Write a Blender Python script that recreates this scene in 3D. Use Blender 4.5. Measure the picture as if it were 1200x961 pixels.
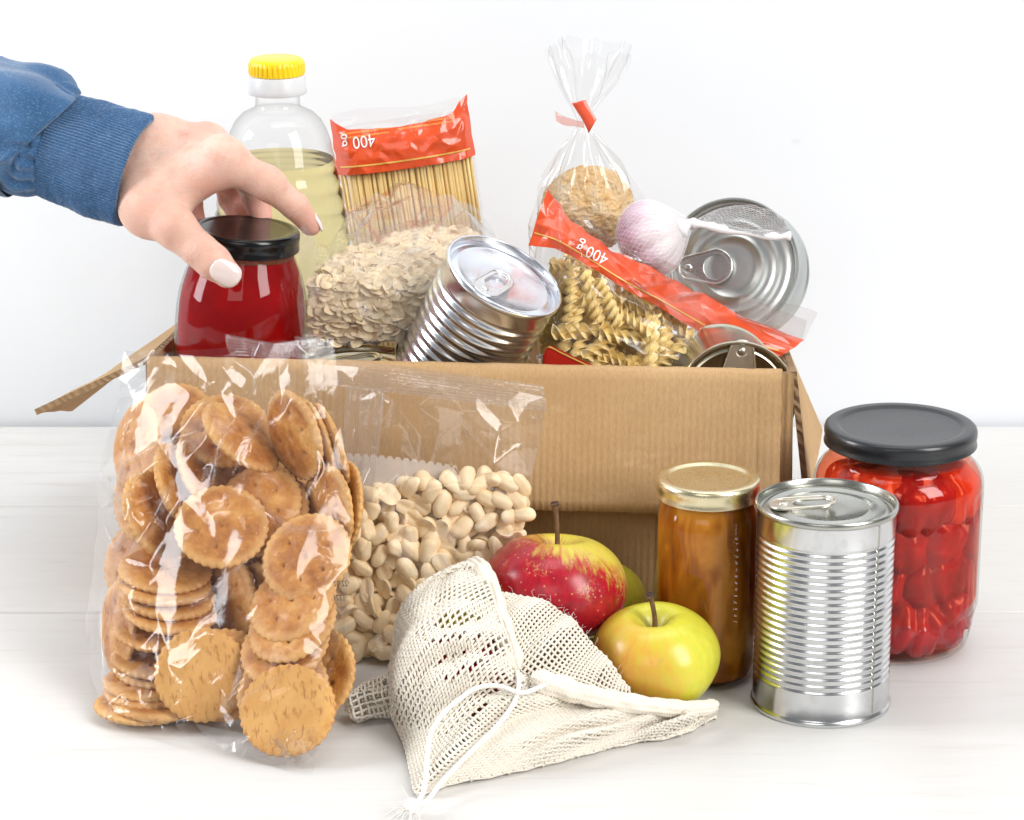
import bpy, bmesh, math, random
import numpy as np
from mathutils import Vector, Matrix, noise

for o in list(bpy.data.objects):
    bpy.data.objects.remove(o)
S = bpy.context.scene
COL = S.collection
R = math.radians
random.seed(7)
RNG = np.random.default_rng(11)

# ------------------------------------------------------------------ camera
PITCH, FPX = R(17.5), 3333.333
CAM = Vector((0.0, -1.394, 0.602))
cd = bpy.data.cameras.new('camera')
cd.lens, cd.sensor_width = 100.0, 36.0
cd.clip_start, cd.clip_end = 0.05, 50
cam = bpy.data.objects.new('camera', cd)
COL.objects.link(cam)
cam.location = CAM
cam.rotation_euler = (R(90) - PITCH, 0, 0)
S.camera = cam
CX = Vector((1, 0, 0))
CF = Vector((0, math.cos(PITCH), -math.sin(PITCH)))
CU = Vector((0, math.sin(PITCH), math.cos(PITCH)))

# ------------------------------------------------------------------ light
w = bpy.data.worlds.new('World')
S.world = w
w.use_nodes = True
w.node_tree.nodes['Background'].inputs[0].default_value = (0.93, 0.965, 1.0, 1)
w.node_tree.nodes['Background'].inputs[1].default_value = 0.19


def softbox(name, loc, target, sx, sy, power, col=(1, 1, 1)):
    l = bpy.data.lights.new(name, 'AREA')
    l.shape = 'RECTANGLE'
    l.size, l.size_y, l.energy, l.color = sx, sy, power, col
    o = bpy.data.objects.new(name, l)
    COL.objects.link(o)
    o.location = loc
    o.rotation_euler = (Vector(target) - Vector(loc)).to_track_quat('-Z', 'Y').to_euler()
    return o


softbox('softbox_key', (1.95, -1.68, 1.78), (0.0, 0.12, 0.08), 1.15, 2.20, 92.0, (1.0, 0.985, 0.965))
softbox('softbox_side', (-1.55, 0.0, 0.75), (0.0, 0.15, 0.08), 0.52, 0.96, 23.0, (0.95, 0.975, 1.0))
softbox('softbox_top', (0.10, 0.02, 1.55), (0.05, 0.16, 0.0), 1.1, 0.6, 4.2, (1.0, 0.99, 0.97))
softbox('softbox_backdrop', (0.25, 0.12, 1.15), (0.1, 0.483, 0.30), 1.3, 0.25, 1.7, (0.97, 0.985, 1.0))
softbox('softbox_front', (-0.45, -1.95, 1.05), (0.0, 0.12, 0.10), 1.1, 0.8, 5.5, (1.0, 0.985, 0.965))

S.view_settings.view_transform = 'Standard'
S.view_settings.look = 'None'
S.view_settings.exposure = 0.09
S.view_settings.gamma = 1.0
S.view_settings.use_curve_mapping = False
S.render.engine = 'CYCLES'
S.cycles.use_denoising = True
S.cycles.max_bounces = 12
S.cycles.transparent_max_bounces = 48
S.cycles.transmission_bounces = 10
S.cycles.glossy_bounces = 6
S.cycles.diffuse_bounces = 4
S.cycles.sample_clamp_indirect = 6.0
S.cycles.caustics_reflective = False
S.cycles.caustics_refractive = True


# ------------------------------------------------------------------ place by sight line (real depth)
def ray(px, py):
    return CF + CX * ((px - 600.0) / FPX) + CU * ((480.5 - py) / FPX)


def at(px, py, y):
    d = ray(px, py)
    return CAM + d * ((y - CAM.y) / d.y)


def onz(px, py, z=0.0):
    d = ray(px, py)
    return CAM + d * ((z - CAM.z) / d.z)


def camdir(r, u, t):
    """direction given as right / up / towards the camera"""
    return (CX * r + CU * u - CF * t).normalized()


def basis(n, up=Vector((0, 0, 1)), spin=0.0):
    n = Vector(n).normalized()
    x = up.cross(n)
    if x.length < 1e-4:
        x = Vector((1, 0, 0))
    x.normalize()
    y = n.cross(x)
    m = Matrix((x, y, n)).transposed()
    return m @ Matrix.Rotation(spin, 3, 'Z')


def lerp(a, b, t):
    return a + (b - a) * t


def smooth(a, b, x):
    t = min(1, max(0, (x - a) / (b - a)))
    return t * t * (3 - 2 * t)


def curve(pts, n):
    """Catmull-Rom through points -> n samples"""
    P = [np.array(p, float) for p in pts]
    if len(P) == 2:
        return [P[0] + (P[1] - P[0]) * (i / (n - 1)) for i in range(n)]
    P = [2 * P[0] - P[1]] + P + [2 * P[-1] - P[-2]]
    out = []
    m = len(P) - 3
    for i in range(n):
        t = i / (n - 1) * m
        k = min(int(t), m - 1)
        f = t - k
        a, b, c, d = P[k:k + 4]
        out.append(0.5 * ((2 * b) + (c - a) * f + (2 * a - 5 * b + 4 * c - d) * f * f + (3 * b - a - 3 * c + d) * f ** 3))
    return out


# ------------------------------------------------------------------ objects
def link(o, parent=None):
    COL.objects.link(o)
    if parent is not None:
        o.parent = parent
    return o


def tag(o, label=None, cat=None, group=None, kind=None):
    if label: o['label'] = label
    if cat: o['category'] = cat
    if group: o['group'] = group
    if kind: o['kind'] = kind
    return o


def thing(name, label, cat, loc=(0, 0, 0), rot=None, group=None):
    o = bpy.data.objects.new(name, None)
    o.empty_display_size = 0.02
    link(o)
    if rot is None:
        o.matrix_basis = Matrix.Translation(loc)
    else:
        o.matrix_basis = Matrix.Translation(loc) @ (rot.to_4x4() if len(rot) == 3 else rot)
    return tag(o, label, cat, group)


def mesh(name, V, F, mat, parent=None, smooth=True, sharp=None, world=False, mats=None, mi=None):
    """one mesh object; world=True: V are world coordinates and are moved into the parent's frame"""
    me = bpy.data.meshes.new(name)
    if world and parent is not None:
        inv = parent.matrix_basis.inverted()
        V = [inv @ Vector(v) for v in V]
    me.from_pydata([tuple(v) for v in V], [], [tuple(int(i) for i in f) for f in F])
    for m in (mats or [mat]):
        me.materials.append(m)
    if mi is not None:
        me.polygons.foreach_set('material_index', [int(i) for i in mi])
    if smooth:
        me.polygons.foreach_set('use_smooth', [True] * len(me.polygons))
        if sharp:
            me.set_sharp_from_angle(angle=R(sharp))
    me.update()
    o = bpy.data.objects.new(name, me)
    link(o, parent)
    return o


def fix_normals(o):
    bm = bmesh.new()
    bm.from_mesh(o.data)
    bmesh.ops.recalc_face_normals(bm, faces=bm.faces)
    bm.to_mesh(o.data)
    bm.free()
    return o


class MB:
    """collects shapes of ONE part"""

    def __init__(self):
        self.V, self.F = [], []

    def add(self, V, F):
        b = len(self.V)
        self.V += [tuple(v) for v in V]
        self.F += [tuple(i + b for i in f) for f in F]
        return self

    def build(self, name, mat, parent=None, **k):
        return mesh(name, self.V, self.F, mat, parent, **k)


def lathe(prof, seg=64, rad=None):
    """prof: (r, z) list from one end to the other. rad(a, r, z) may change the radius"""
    V, F, rings = [], [], []
    for r, z in prof:
        if r < 1e-7:
            rings.append([len(V)])
            V.append((0, 0, z))
        else:
            ring = []
            for i in range(seg):
                a = 2 * math.pi * i / seg
                rr = rad(a, r, z) if rad else r
                ring.append(len(V))
                V.append((rr * math.cos(a), rr * math.sin(a), z))
            rings.append(ring)
    for A, B in zip(rings, rings[1:]):
        if len(A) == 1 and len(B) == 1:
            continue
        for i in range(seg):
            j = (i + 1) % seg
            if len(A) == 1:
                F.append((A[0], B[j], B[i]))
            elif len(B) == 1:
                F.append((A[i], A[j], B[0]))
            else:
                F.append((A[i], A[j], B[j], B[i]))
    return V, F


def tube(pts, rad, seg=8, caps=True, closed=False):
    P = [Vector(p) for p in pts]
    n = len(P)
    if not hasattr(rad, '__len__'):
        rad = [rad] * n
    V, F = [], []
    T = []
    for i in range(n):
        if closed:
            t = P[(i + 1) % n] - P[i - 1]
        else:
            t = P[min(i + 1, n - 1)] - P[max(i - 1, 0)]
        T.append(t.normalized() if t.length > 0 else Vector((0, 0, 1)))
    nrm = T[0].orthogonal().normalized()
    for i in range(n):
        nrm = (nrm - T[i] * nrm.dot(T[i]))
        nrm.normalize()
        b = T[i].cross(nrm)
        for k in range(seg):
            a = 2 * math.pi * k / seg
            V.append(P[i] + (nrm * math.cos(a) + b * math.sin(a)) * rad[i])
    for i in range(n if closed else n - 1):
        for k in range(seg):
            l = (k + 1) % seg
            j = (i + 1) % n
            F.append((i * seg + k, i * seg + l, j * seg + l, j * seg + k))
    if caps and not closed:
        F.append(tuple(range(seg))[::-1])
        F.append(tuple((n - 1) * seg + k for k in range(seg)))
    return V, F


def grid_faces(nu, nv, off=0, flip=False):
    F = []
    for j in range(nv - 1):
        for i in range(nu - 1):
            a = off + j * nu + i
            f = (a, a + 1, a + nu + 1, a + nu)
            F.append(f[::-1] if flip else f)
    return F


def box_vf(x0, x1, y0, y1, z0, z1):
    V = [(x, y, z) for z in (z0, z1) for y in (y0, y1) for x in (x0, x1)]
    F = [(0, 2, 3, 1), (4, 5, 7, 6), (0, 1, 5, 4), (2, 6, 7, 3), (0, 4, 6, 2), (1, 3, 7, 5)]
    return V, F


def bevel(o, w, seg=2, angle=30):
    m = o.modifiers.new('bevel', 'BEVEL')
    m.width, m.segments, m.limit_method, m.angle_limit = w, seg, 'ANGLE', R(angle)
    return o


def solidify(o, t, off=0.0):
    m = o.modifiers.new('solidify', 'SOLIDIFY')
    m.thickness, m.offset = t, off
    return o


def subsurf(o, n=2):
    m = o.modifiers.new('subsurf', 'SUBSURF')
    m.levels = m.render_levels = n
    return o


# ------------------------------------------------------------------ materials
class NT:
    def __init__(self, name):
        self.m = bpy.data.materials.new(name)
        self.m.use_nodes = True
        self.t = self.m.node_tree
        self.t.nodes.clear()
        self.out = self.n('ShaderNodeOutputMaterial')

    def n(self, typ, **k):
        nd = self.t.nodes.new(typ)
        for a, v in k.items():
            if hasattr(nd, a):
                setattr(nd, a, v)
        return nd

    def l(self, a, b):
        self.t.links.new(a, b)

    def val(self, sock, v):
        if hasattr(v, 'node'):
            self.l(v, sock)
        elif isinstance(v, tuple) and len(v) == 3 and sock.type == 'RGBA':
            sock.default_value = (*v, 1)
        else:
            sock.default_value = v

    def coord(self, kind='Object', scale=(1, 1, 1), rot=(0, 0, 0), loc=(0, 0, 0)):
        tc = self.n('ShaderNodeTexCoord')
        mp = self.n('ShaderNodeMapping')
        mp.inputs['Scale'].default_value = scale
        mp.inputs['Rotation'].default_value = rot
        mp.inputs['Location'].default_value = loc
        self.l(tc.outputs[kind], mp.inputs[0])
        return mp.outputs[0]

    def noise(self, vec, scale, detail=4, rough=0.55, dist=0.0):
        nd = self.n('ShaderNodeTexNoise')
        self.l(vec, nd.inputs['Vector'])
        nd.inputs['Scale'].default_value = scale
        nd.inputs['Detail'].default_value = detail
        nd.inputs['Roughness'].default_value = rough
        nd.inputs['Distortion'].default_value = dist
        return nd.outputs['Fac']

    def ramp(self, fac, stops, interp='LINEAR'):
        nd = self.n('ShaderNodeValToRGB')
        nd.color_ramp.interpolation = interp
        el = nd.color_ramp.elements
        while len(el) < len(stops):
            el.new(0.5)
        for e, (p, c) in zip(el, stops):
            e.position = p
            e.color = (*c, 1) if isinstance(c, tuple) else (c, c, c, 1)
        self.l(fac, nd.inputs[0])
        return nd.outputs[0]

    def mix(self, fac, a, b, mode='MIX'):
        nd = self.n('ShaderNodeMix', data_type='RGBA', blend_type=mode)
        self.val(nd.inputs[0], fac)
        self.val(nd.inputs[6], a)
        self.val(nd.inputs[7], b)
        return nd.outputs[2]

    def math(self, op, a, b=None, clamp=False):
        nd = self.n('ShaderNodeMath', operation=op, use_clamp=clamp)
        self.val(nd.inputs[0], a)
        if b is not None:
            self.val(nd.inputs[1], b)
        return nd.outputs[0]

    def sep(self, vec):
        nd = self.n('ShaderNodeSeparateXYZ')
        self.l(vec, nd.inputs[0])
        return nd.outputs

    def bump(self, h, strength=0.3, dist=0.001, normal=None):
        nd = self.n('ShaderNodeBump')
        nd.inputs['Strength'].default_value = strength
        nd.inputs['Distance'].default_value = dist
        self.l(h, nd.inputs['Height'])
        if normal is not None:
            self.l(normal, nd.inputs['Normal'])
        return nd.outputs[0]

    def principled(self, col, rough=0.5, metal=0.0, normal=None, coat=0.0, sss=0.0, sssr=(0.01, 0.004, 0.002), spec=0.5,
                   trans=0.0, ior=1.45, sheen=0.0, alpha=None, coat_rough=0.05):
        p = self.n('ShaderNodeBsdfPrincipled')
        I = p.inputs
        self.val(I['Base Color'], col)
        self.val(I['Roughness'], rough)
        self.val(I['Metallic'], metal)
        self.val(I['IOR'], ior)
        I['Coat Weight'].default_value = coat
        I['Coat Roughness'].default_value = coat_rough
        I['Subsurface Weight'].default_value = sss
        I['Subsurface Radius'].default_value = sssr
        I['Subsurface Scale'].default_value = 1.0
        I['Specular IOR Level'].default_value = spec
        I['Transmission Weight'].default_value = trans
        I['Sheen Weight'].default_value = sheen
        if alpha is not None:
            self.val(I['Alpha'], alpha)
        if normal is not None:
            self.l(normal, I['Normal'])
        self.l(p.outputs[0], self.out.inputs[0])
        return p


def plain(name, col, rough=0.5, metal=0.0, var=0.12, scale=60, bump=0.0, bscale=400, **k):
    """principled with a little grain in its colour"""
    t = NT(name)
    c = t.coord()
    f = t.noise(c, scale)
    lo = tuple(x * (1 - var) for x in col)
    hi = tuple(min(1, x * (1 + var)) for x in col)
    colr = t.ramp(f, [(0.3, lo), (0.7, hi)])
    nrm = t.bump(t.noise(c, bscale, 3), bump, 0.0006) if bump else None
    t.principled(colr, rough, metal, nrm, **k)
    return t.m


def film(name, tint=(0.985, 0.985, 0.985), gain=1.6, rough=0.06, haze=0.02, bump=0.0, bscale=120, hazecol=(0.9, 0.9, 0.9), edge=None):
    """thin clear film or glass wall: lets light straight through, mirrors like a thin sheet"""
    t = NT(name)
    geo = t.n('ShaderNodeNewGeometry')
    nrm = geo.outputs['Normal']
    nz = None
    if bump:
        c = t.coord()
        nz = t.bump(t.noise(c, bscale, 3, 0.5, 0.6), bump, 0.002)
        nrm = nz
    dt = t.n('ShaderNodeVectorMath', operation='DOT_PRODUCT')
    t.l(nrm, dt.inputs[0])
    t.l(geo.outputs['Incoming'], dt.inputs[1])
    g = t.math('SUBTRACT', 1.0, t.math('ABSOLUTE', dt.outputs['Value']), clamp=True)
    fr = t.math('ADD', t.math('MULTIPLY', t.math('POWER', g, 5.0), 0.96), 0.04)
    fac = t.math('MULTIPLY', fr, gain, clamp=True)
    tr = t.n('ShaderNodeBsdfTransparent')
    if edge:
        t.l(t.ramp(g, [(0.35, tint), (1.0, edge)]), tr.inputs[0])
    else:
        tr.inputs[0].default_value = (*tint, 1)
    gl = t.n('ShaderNodeBsdfGlossy')
    gl.inputs['Roughness'].default_value = rough
    if nz is not None:
        t.l(nz, gl.inputs['Normal'])
    base = tr.outputs[0]
    if haze:
        df = t.n('ShaderNodeBsdfDiffuse')
        df.inputs[0].default_value = (*hazecol, 1)
        mh = t.n('ShaderNodeMixShader')
        mh.inputs[0].default_value = haze
        t.l(base, mh.inputs[1])
        t.l(df.outputs[0], mh.inputs[2])
        base = mh.outputs[0]
    mx = t.n('ShaderNodeMixShader')
    t.l(fac, mx.inputs[0])
    t.l(base, mx.inputs[1])
    t.l(gl.outputs[0], mx.inputs[2])
    t.l(mx.outputs[0], t.out.inputs[0])
    return t.m


M = {}
M['glass'] = film('jar_glass', (0.985, 0.99, 0.985), 0.8, 0.015, 0.0, edge=(0.82, 0.86, 0.84))
M['pet'] = film('bottle_plastic', (0.995, 0.995, 0.99), 0.8, 0.03, 0.0, edge=(0.78, 0.78, 0.76))
M['film'] = film('clear_film', (0.985, 0.98, 0.975), 1.35, 0.10, 0.016, 0.14, 90)
M['film_thin'] = film('crisp_cellophane', (0.99, 0.988, 0.985), 1.1, 0.12, 0.010, 0.22, 110)
M['seam'] = film('seal_film', (0.94, 0.935, 0.93), 1.8, 0.16, 0.07, 0.2, 300)


def steel(name, col=(0.83, 0.84, 0.85), rough=0.17, stain=0.35, tint=(0.55, 0.54, 0.5)):
    t = NT(name)
    c = t.coord()
    n1 = t.noise(c, 90, 5, 0.6)
    n2 = t.noise(t.coord(scale=(1, 1, 0.08)), 900, 2)
    n3 = t.noise(c, 1400, 2)
    colr = t.mix(t.math('MULTIPLY', t.ramp(n1, [(0.5, 0.0), (0.75, 1.0)]), stain), col, tint)
    rg = t.math('ADD', t.math('MULTIPLY', n1, 0.16), rough - 0.06)
    nb = t.bump(t.math('ADD', n2, t.math('MULTIPLY', n3, 0.5)), 0.08, 0.0002)
    t.principled(colr, rg, 1.0, nb)
    return t.m


M['tin'] = steel('tinplate', (0.72, 0.73, 0.74), 0.19, 0.6, (0.46, 0.45, 0.42))
M['tin_lid'] = steel('tinplate_lid', (0.47, 0.47, 0.43), 0.24, 0.4, (0.5, 0.5, 0.46))
M['tin_blue'] = steel('cool_tinplate', (0.80, 0.83, 0.88), 0.22, 0.3, (0.6, 0.6, 0.66))
M['tin_gold'] = steel('lacquered_tinplate', (0.62, 0.58, 0.46), 0.2, 0.4, (0.5, 0.45, 0.33))
M['tin_grey'] = steel('grey_tinplate', (0.60, 0.62, 0.60), 0.30, 0.3, (0.52, 0.54, 0.5))
M['tab'] = steel('pull_tab_metal', (0.72, 0.69, 0.60), 0.28, 0.4, (0.55, 0.5, 0.4))
M['tab_silver'] = steel('silver_tab_metal', (0.75, 0.75, 0.75), 0.24, 0.3, (0.6, 0.6, 0.58))
# ------------------------------------------------------------------ the setting: white wood table and pale wall
def wood_white():
    t = NT('white_washed_wood')
    g = t.noise(t.coord(scale=(1.2, 14, 14)), 9, 7, 0.62, 0.8)
    g2 = t.noise(t.coord(scale=(0.8, 30, 30)), 14, 5, 0.6, 0.3)
    b = t.noise(t.coord(scale=(1, 2.2, 1)), 5, 5, 0.6)
    col = t.ramp(g, [(0.25, (0.60, 0.57, 0.535)), (0.42, (0.675, 0.662, 0.643)), (0.7, (0.695, 0.685, 0.668))])
    col = t.mix(t.math('MULTIPLY', t.ramp(b, [(0.45, 0.0), (0.7, 1.0)]), 0.35), col, (0.66, 0.635, 0.61))
    col = t.mix(t.math('MULTIPLY', t.ramp(g2, [(0.70, 0.0), (0.76, 1.0)]), 0.35), col, (0.55, 0.5, 0.46))
    nb = t.bump(t.math('ADD', g, t.math('MULTIPLY', g2, 0.6)), 0.25, 0.0007)
    t.principled(col, t.ramp(b, [(0.3, 0.34), (0.7, 0.5)]), 0, nb, spec=0.35)
    return t.m


M['wood'] = wood_white()
t_ = NT('table_core')
t_.principled(t_.ramp(t_.noise(t_.coord(), 30), [(0.3, (0.5, 0.47, 0.44)), (0.7, (0.6, 0.57, 0.54))]), 0.7)
M['wood_dark'] = t_.m
V, F = box_vf(-1.3, 1.3, -0.75, 0.478, -0.03, -0.012)
table = mesh('tabletop', V, F, M['wood_dark'], smooth=False)
tag(table, kind='structure')
seams = [-0.75, -0.46, -0.17, 0.129, 0.312, 0.478]
for a, b in zip(seams, seams[1:]):
    nx = 60
    g = 0.0003
    V, F = [], []
    yc = [a + g, a + g + 0.0014, b - g - 0.0014, b - g]
    for k, yy in enumerate(yc):
        for i in range(nx + 1):
            x = -1.3 + 2.6 * i / nx
            wob = 0.00045 * noise.noise((x * 9, yy * 3 + k, 0.3)) if k in (0, 3) else 0
            z = -0.0006 if k in (0, 3) else 0.0
            V.append((x, yy + wob, z))
    F = grid_faces(nx + 1, 4)
    for k in (0, 3):                       # skirts down to the core
        off = len(V)
        for i in range(nx + 1):
            v = V[k * (nx + 1) + i]
            V.append((v[0], v[1], -0.012))
        for i in range(nx):
            f = (k * (nx + 1) + i, off + i, off + i + 1, k * (nx + 1) + i + 1)
            F.append(f if k == 0 else f[::-1])
    p = mesh('plank', V, F, M['wood'], table, sharp=20)


def wall_mat():
    t = NT('pale_plaster')
    c = t.coord()
    n1 = t.noise(c, 2.2, 4)
    n2 = t.noise(c, 26, 6, 0.6)
    sp = t.noise(c, 48, 2, 0.4)
    col = t.ramp(n1, [(0.3, (0.735, 0.762, 0.805)), (0.7, (0.765, 0.787, 0.818))])
    col = t.mix(t.math('MULTIPLY', t.ramp(sp, [(0.76, 0.0), (0.80, 1.0)]), 0.18), col, (0.45, 0.45, 0.46))
    t.principled(col, 0.75, 0, t.bump(n2, 0.12, 0.002), spec=0.2)
    return t.m


M['wall'] = wall_mat()
V, F = box_vf(-1.6, 1.6, 0.483, 0.53, -0.35, 1.35)
tag(mesh('wall', V, F, M['wall'], smooth=False), kind='structure')


# ------------------------------------------------------------------ cardboard box
def card(name='kraft_cardboard', flute=(1, 0, 0)):
    t = NT(name)
    c = t.coord()
    n1 = t.noise(c, 14, 5, 0.6)
    fib = t.noise(t.coord(scale=(1, 1, 0.25)), 900, 3, 0.7)
    fl = t.n('ShaderNodeTexWave', wave_type='BANDS', bands_direction='X')
    fl.inputs['Scale'].default_value = 84
    fl.inputs['Distortion'].default_value = 0.4
    t.l(c, fl.inputs['Vector'])
    col = t.ramp(n1, [(0.3, (0.48, 0.30, 0.145)), (0.7, (0.56, 0.365, 0.185))])
    scf = t.noise(t.coord(scale=(0.35, 1, 1)), 70, 4, 0.6)
    col = t.mix(t.math('MULTIPLY', t.ramp(scf, [(0.60, 0.0), (0.74, 1.0)]), 0.35), col, (0.66, 0.47, 0.28))
    col = t.mix(t.math('MULTIPLY', t.ramp(fib, [(0.4, 0.0), (0.72, 1.0)]), 0.4), col, (0.36, 0.20, 0.085))
    h = t.math('ADD', t.math('MULTIPLY', fl.outputs['Fac'], t.math('ADD', 0.25, t.math('MULTIPLY', n1, 0.9))), t.math('MULTIPLY', fib, 0.9))
    t.principled(col, 0.75, 0, t.bump(h, 0.55, 0.0009), spec=0.25)
    return t.m


M['card'] = card()
t_ = NT('cardboard_edge')
wv = t_.n('ShaderNodeTexWave', wave_type='BANDS', bands_direction='DIAGONAL')
wv.inputs['Scale'].default_value = 100
wv.inputs['Distortion'].default_value = 5.0
t_.l(t_.coord(), wv.inputs['Vector'])
c_ = t_.mix(t_.noise(t_.coord(), 900, 3), t_.ramp(wv.outputs['Fac'], [(0.3, (0.25, 0.155, 0.08)), (0.7, (0.38, 0.245, 0.135))]), (0.32, 0.2, 0.1))
t_.principled(c_, 0.85, 0, t_.bump(wv.outputs['Fac'], 0.8, 0.001))
M['card_edge'] = t_.m
BW, BD, BH, BT = 0.3620, 0.235, 0.1488, 0.0035
corner = at(931, 441, 0.107)                       # front right top corner
ang = R(-4.2)
rz = Matrix.Rotation(ang, 3, 'Z')
bc = Vector((corner.x, corner.y, 0)) - rz @ Vector((BW / 2, -BD / 2, 0))
box = thing('cardboard_box', 'open brown cardboard box packed with food, flaps folded outward', 'box', (bc.x, bc.y, 0.001), rz)


def bx(px_, py_, y_):
    """sight line to the box frame"""
    return box.matrix_basis.inverted() @ at(px_, py_, y_)


def panel(name, P00, P10, P11, P01, nu=30, nv=14, th=BT, wav=0.0, seed=0.0, edge_noise=0.0, dents=()):
    """a sheet of board between four corners with slight warps, solid"""
    P00, P10, P11, P01 = [Vector(p) for p in (P00, P10, P11, P01)]
    n = (P10 - P00).cross(P01 - P00).normalized()
    V, F = [], []
    for s in (0, 1):
        for j in range(nv + 1):
            for i in range(nu + 1):
                u, v = i / nu, j / nv
                p = P00.lerp(P10, u).lerp(P01.lerp(P11, u), v)
                k = noise.noise((u * 3 + seed, v * 2, seed * 3.1))
                p = p + n * (wav * k * math.sin(math.pi * min(1, v * 1.2)) + (th if s else 0))
                for fn in dents:
                    p = p + n * fn(u, v)
                if edge_noise and j == nv:
                    p = p + (P01 - P00).normalized() * edge_noise * (noise.noise((u * 14, seed, 0)) + 0.5 * noise.noise((u * 60, seed, 2)))
                if edge_noise and i in (0, nu):
                    p = p + (P10 - P00).normalized() * edge_noise * noise.noise((v * 14, seed, i))
                V.append(p)
    m = (nu + 1) * (nv + 1)
    F = grid_faces(nu + 1, nv + 1, 0, True) + grid_faces(nu + 1, nv + 1, m)
    rim = [i for i in range(nu)] + [nu + j * (nu + 1) for j in range(nv)] + [nv * (nu + 1) + nu - i for i in range(nu)] + [(nv - j) * (nu + 1) for j in range(nv)]
    nface = len(F)
    for a, b in zip(rim, rim[1:] + rim[:1]):
        F.append((a, b, b + m, a + m))
    mi = [0] * nface + [1] * (len(F) - nface)
    return mesh(name, V, F, None, box, sharp=35, mats=[M['card'], M['card_edge']], mi=mi)


w2, d2 = BW / 2, BD / 2
ZL = 0.126
ZB = 0.097            # the crushed rear corner sits lower
panel('front_panel', (-w2, -d2, 0), (w2, -d2, 0), (w2, -d2, BH), (-w2, -d2, BH), th=-BT, wav=0.002, seed=1)
panel('back_panel', (w2, d2, 0), (-w2, d2, 0), (-w2, d2, ZL), (w2, d2, ZB), th=-BT, wav=0.002, seed=2)
panel('left_panel', (-w2, d2 - BT, 0), (-w2, -d2 + BT, 0), (-w2, -d2 + BT, BH), (-w2, d2 - BT, ZL), th=-BT, wav=0.002, seed=3)
panel('right_panel', (w2, -d2 + BT, 0), (w2, d2 - BT, 0), (w2, d2 - BT, ZB), (w2, -d2 + BT, BH), th=-BT, wav=0.002, seed=4)
panel('bottom_panel', (-w2 + BT, -d2 + BT, 0.0006), (w2 - BT, -d2 + BT, 0.0006), (w2 - BT, d2 - BT, 0.0006), (-w2 + BT, d2 - BT, 0.0006), th=BT)


# front flap: rolls over the top edge and hangs down in front
def front_flap():
    nu = 110
    prof = [(0.0036, 0.0004), (0.001, 0.0022), (-0.0025, 0.0024), (-0.0052, 0.0006), (-0.0064, -0.004)]
    L = 0.0760
    for k in range(1, 13):
        f = k / 12
        prof.append((-0.0064 - 0.0150 * f, -0.004 - (L - 0.004) * f))
    V, rows = [], []
    for j, (yy, zz) in enumerate(prof):
        for i in range(nu + 1):
            u = i / nu
            x = -w2 + 0.002 + (BW - 0.009) * u
            f = max(0, (j - 4) / 12)
            y = -d2 + yy
            z = BH + zz
            y += 0.0022 * noise.noise((u * 5, f * 2, 4)) * f + 0.0008 * noise.noise((u * 16, f * 5, 8)) * min(1, f * 3)
            # scored creases and dents near the right end
            for c0, wd, amp in ((0.965, 0.003, 0.0020), (0.938, 0.004, 0.0013), (0.985, 0.004, -0.0013), (0.60, 0.010, 0.0006), (0.78, 0.006, -0.0005)):
                y += amp * math.exp(-((u - c0 + 0.004 * math.sin(f * 5)) / wd) ** 2) * (0.4 + 0.6 * min(1, f * 2))
            z += 0.0005 * noise.noise((u * 30, j * 0.2, 7)) * (1 if j < 5 else 0.2)
            if j == len(prof) - 1:
                z += 0.0006 * noise.noise((u * 22, 0, 1)) + 0.0005 * noise.noise((u * 90, 0, 1))
            if i == nu:
                x += 0.0009 * noise.noise((j * 0.9, 3, 3))
            V.append((x, y, z))
    o = mesh('front_flap', V, grid_faces(nu + 1, len(prof)), M['card'], box, sharp=60)
    o.data.materials.append(M['card_edge'])
    solidify(o, 0.0030, 1.0)
    m = o.modifiers[-1]
    m.material_offset_rim = 1
    return o


front_flap()
# left flap: splayed outward, its far half sagging lower
iv = box.matrix_basis.inverted()
fa, fb = iv @ at(185, 410, 0.133), Vector((-w2, d2, ZL))
fa = Vector((-w2 - 0.001, -d2 + 0.002, BH + 0.0005))
panel('left_flap', fa, iv @ at(40, 480, 0.135), iv @ at(82, 476, 0.335), fb, nu=26, nv=14, wav=0.004, seed=5, edge_noise=0.0015)
# right flap hangs almost upright beside the box
ra = Vector((w2 + 0.0012, -d2 + 0.001, BH + 0.001))
rb = Vector((w2 + 0.0012, d2, ZB + 0.001))
panel('right_flap', iv @ at(951, 606, 0.112), ra, rb, iv @ at(964, 503, 0.335), nu=18, nv=26, wav=0.003, seed=6, edge_noise=0.0012)
# back flap stands up a little behind the goods, folded outward
panel('back_flap', (w2 - 0.004, d2 + 0.0015, ZB), (-w2 + 0.004, d2 + 0.0015, ZL), (-w2 + 0.006, d2 + 0.03, ZL - 0.065), (w2 - 0.006, d2 + 0.03, ZB - 0.065), wav=0.002, seed=8)
# ------------------------------------------------------------------ jars, bottle, cans
def lid_profile(r, h, ring=0.80, k=0.0013):
    return [(0, h - k), (r * 0.35, h - k), (r * (ring - 0.03), h - k), (r * (ring - 0.005), h - k * 0.93), (r * (ring + 0.025), h - 0.0002), (r * (ring + 0.06), h - 0.0001), (r * 0.93, h - 0.0001),
            (r * 0.965, h - 0.0003), (r * 0.99, h - 0.0013), (r, h - 0.0028), (r, h - 0.005), (r * 0.992, h - 0.0058), (r * 0.992, 0.0022), (r * 1.0, 0.0014), (r * 1.002, 0.0004),
            (r * 0.985, 0.0), (r * 0.95, 0.0006), (r * 0.95, h - 0.002), (0, h - 0.0022)]


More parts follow.
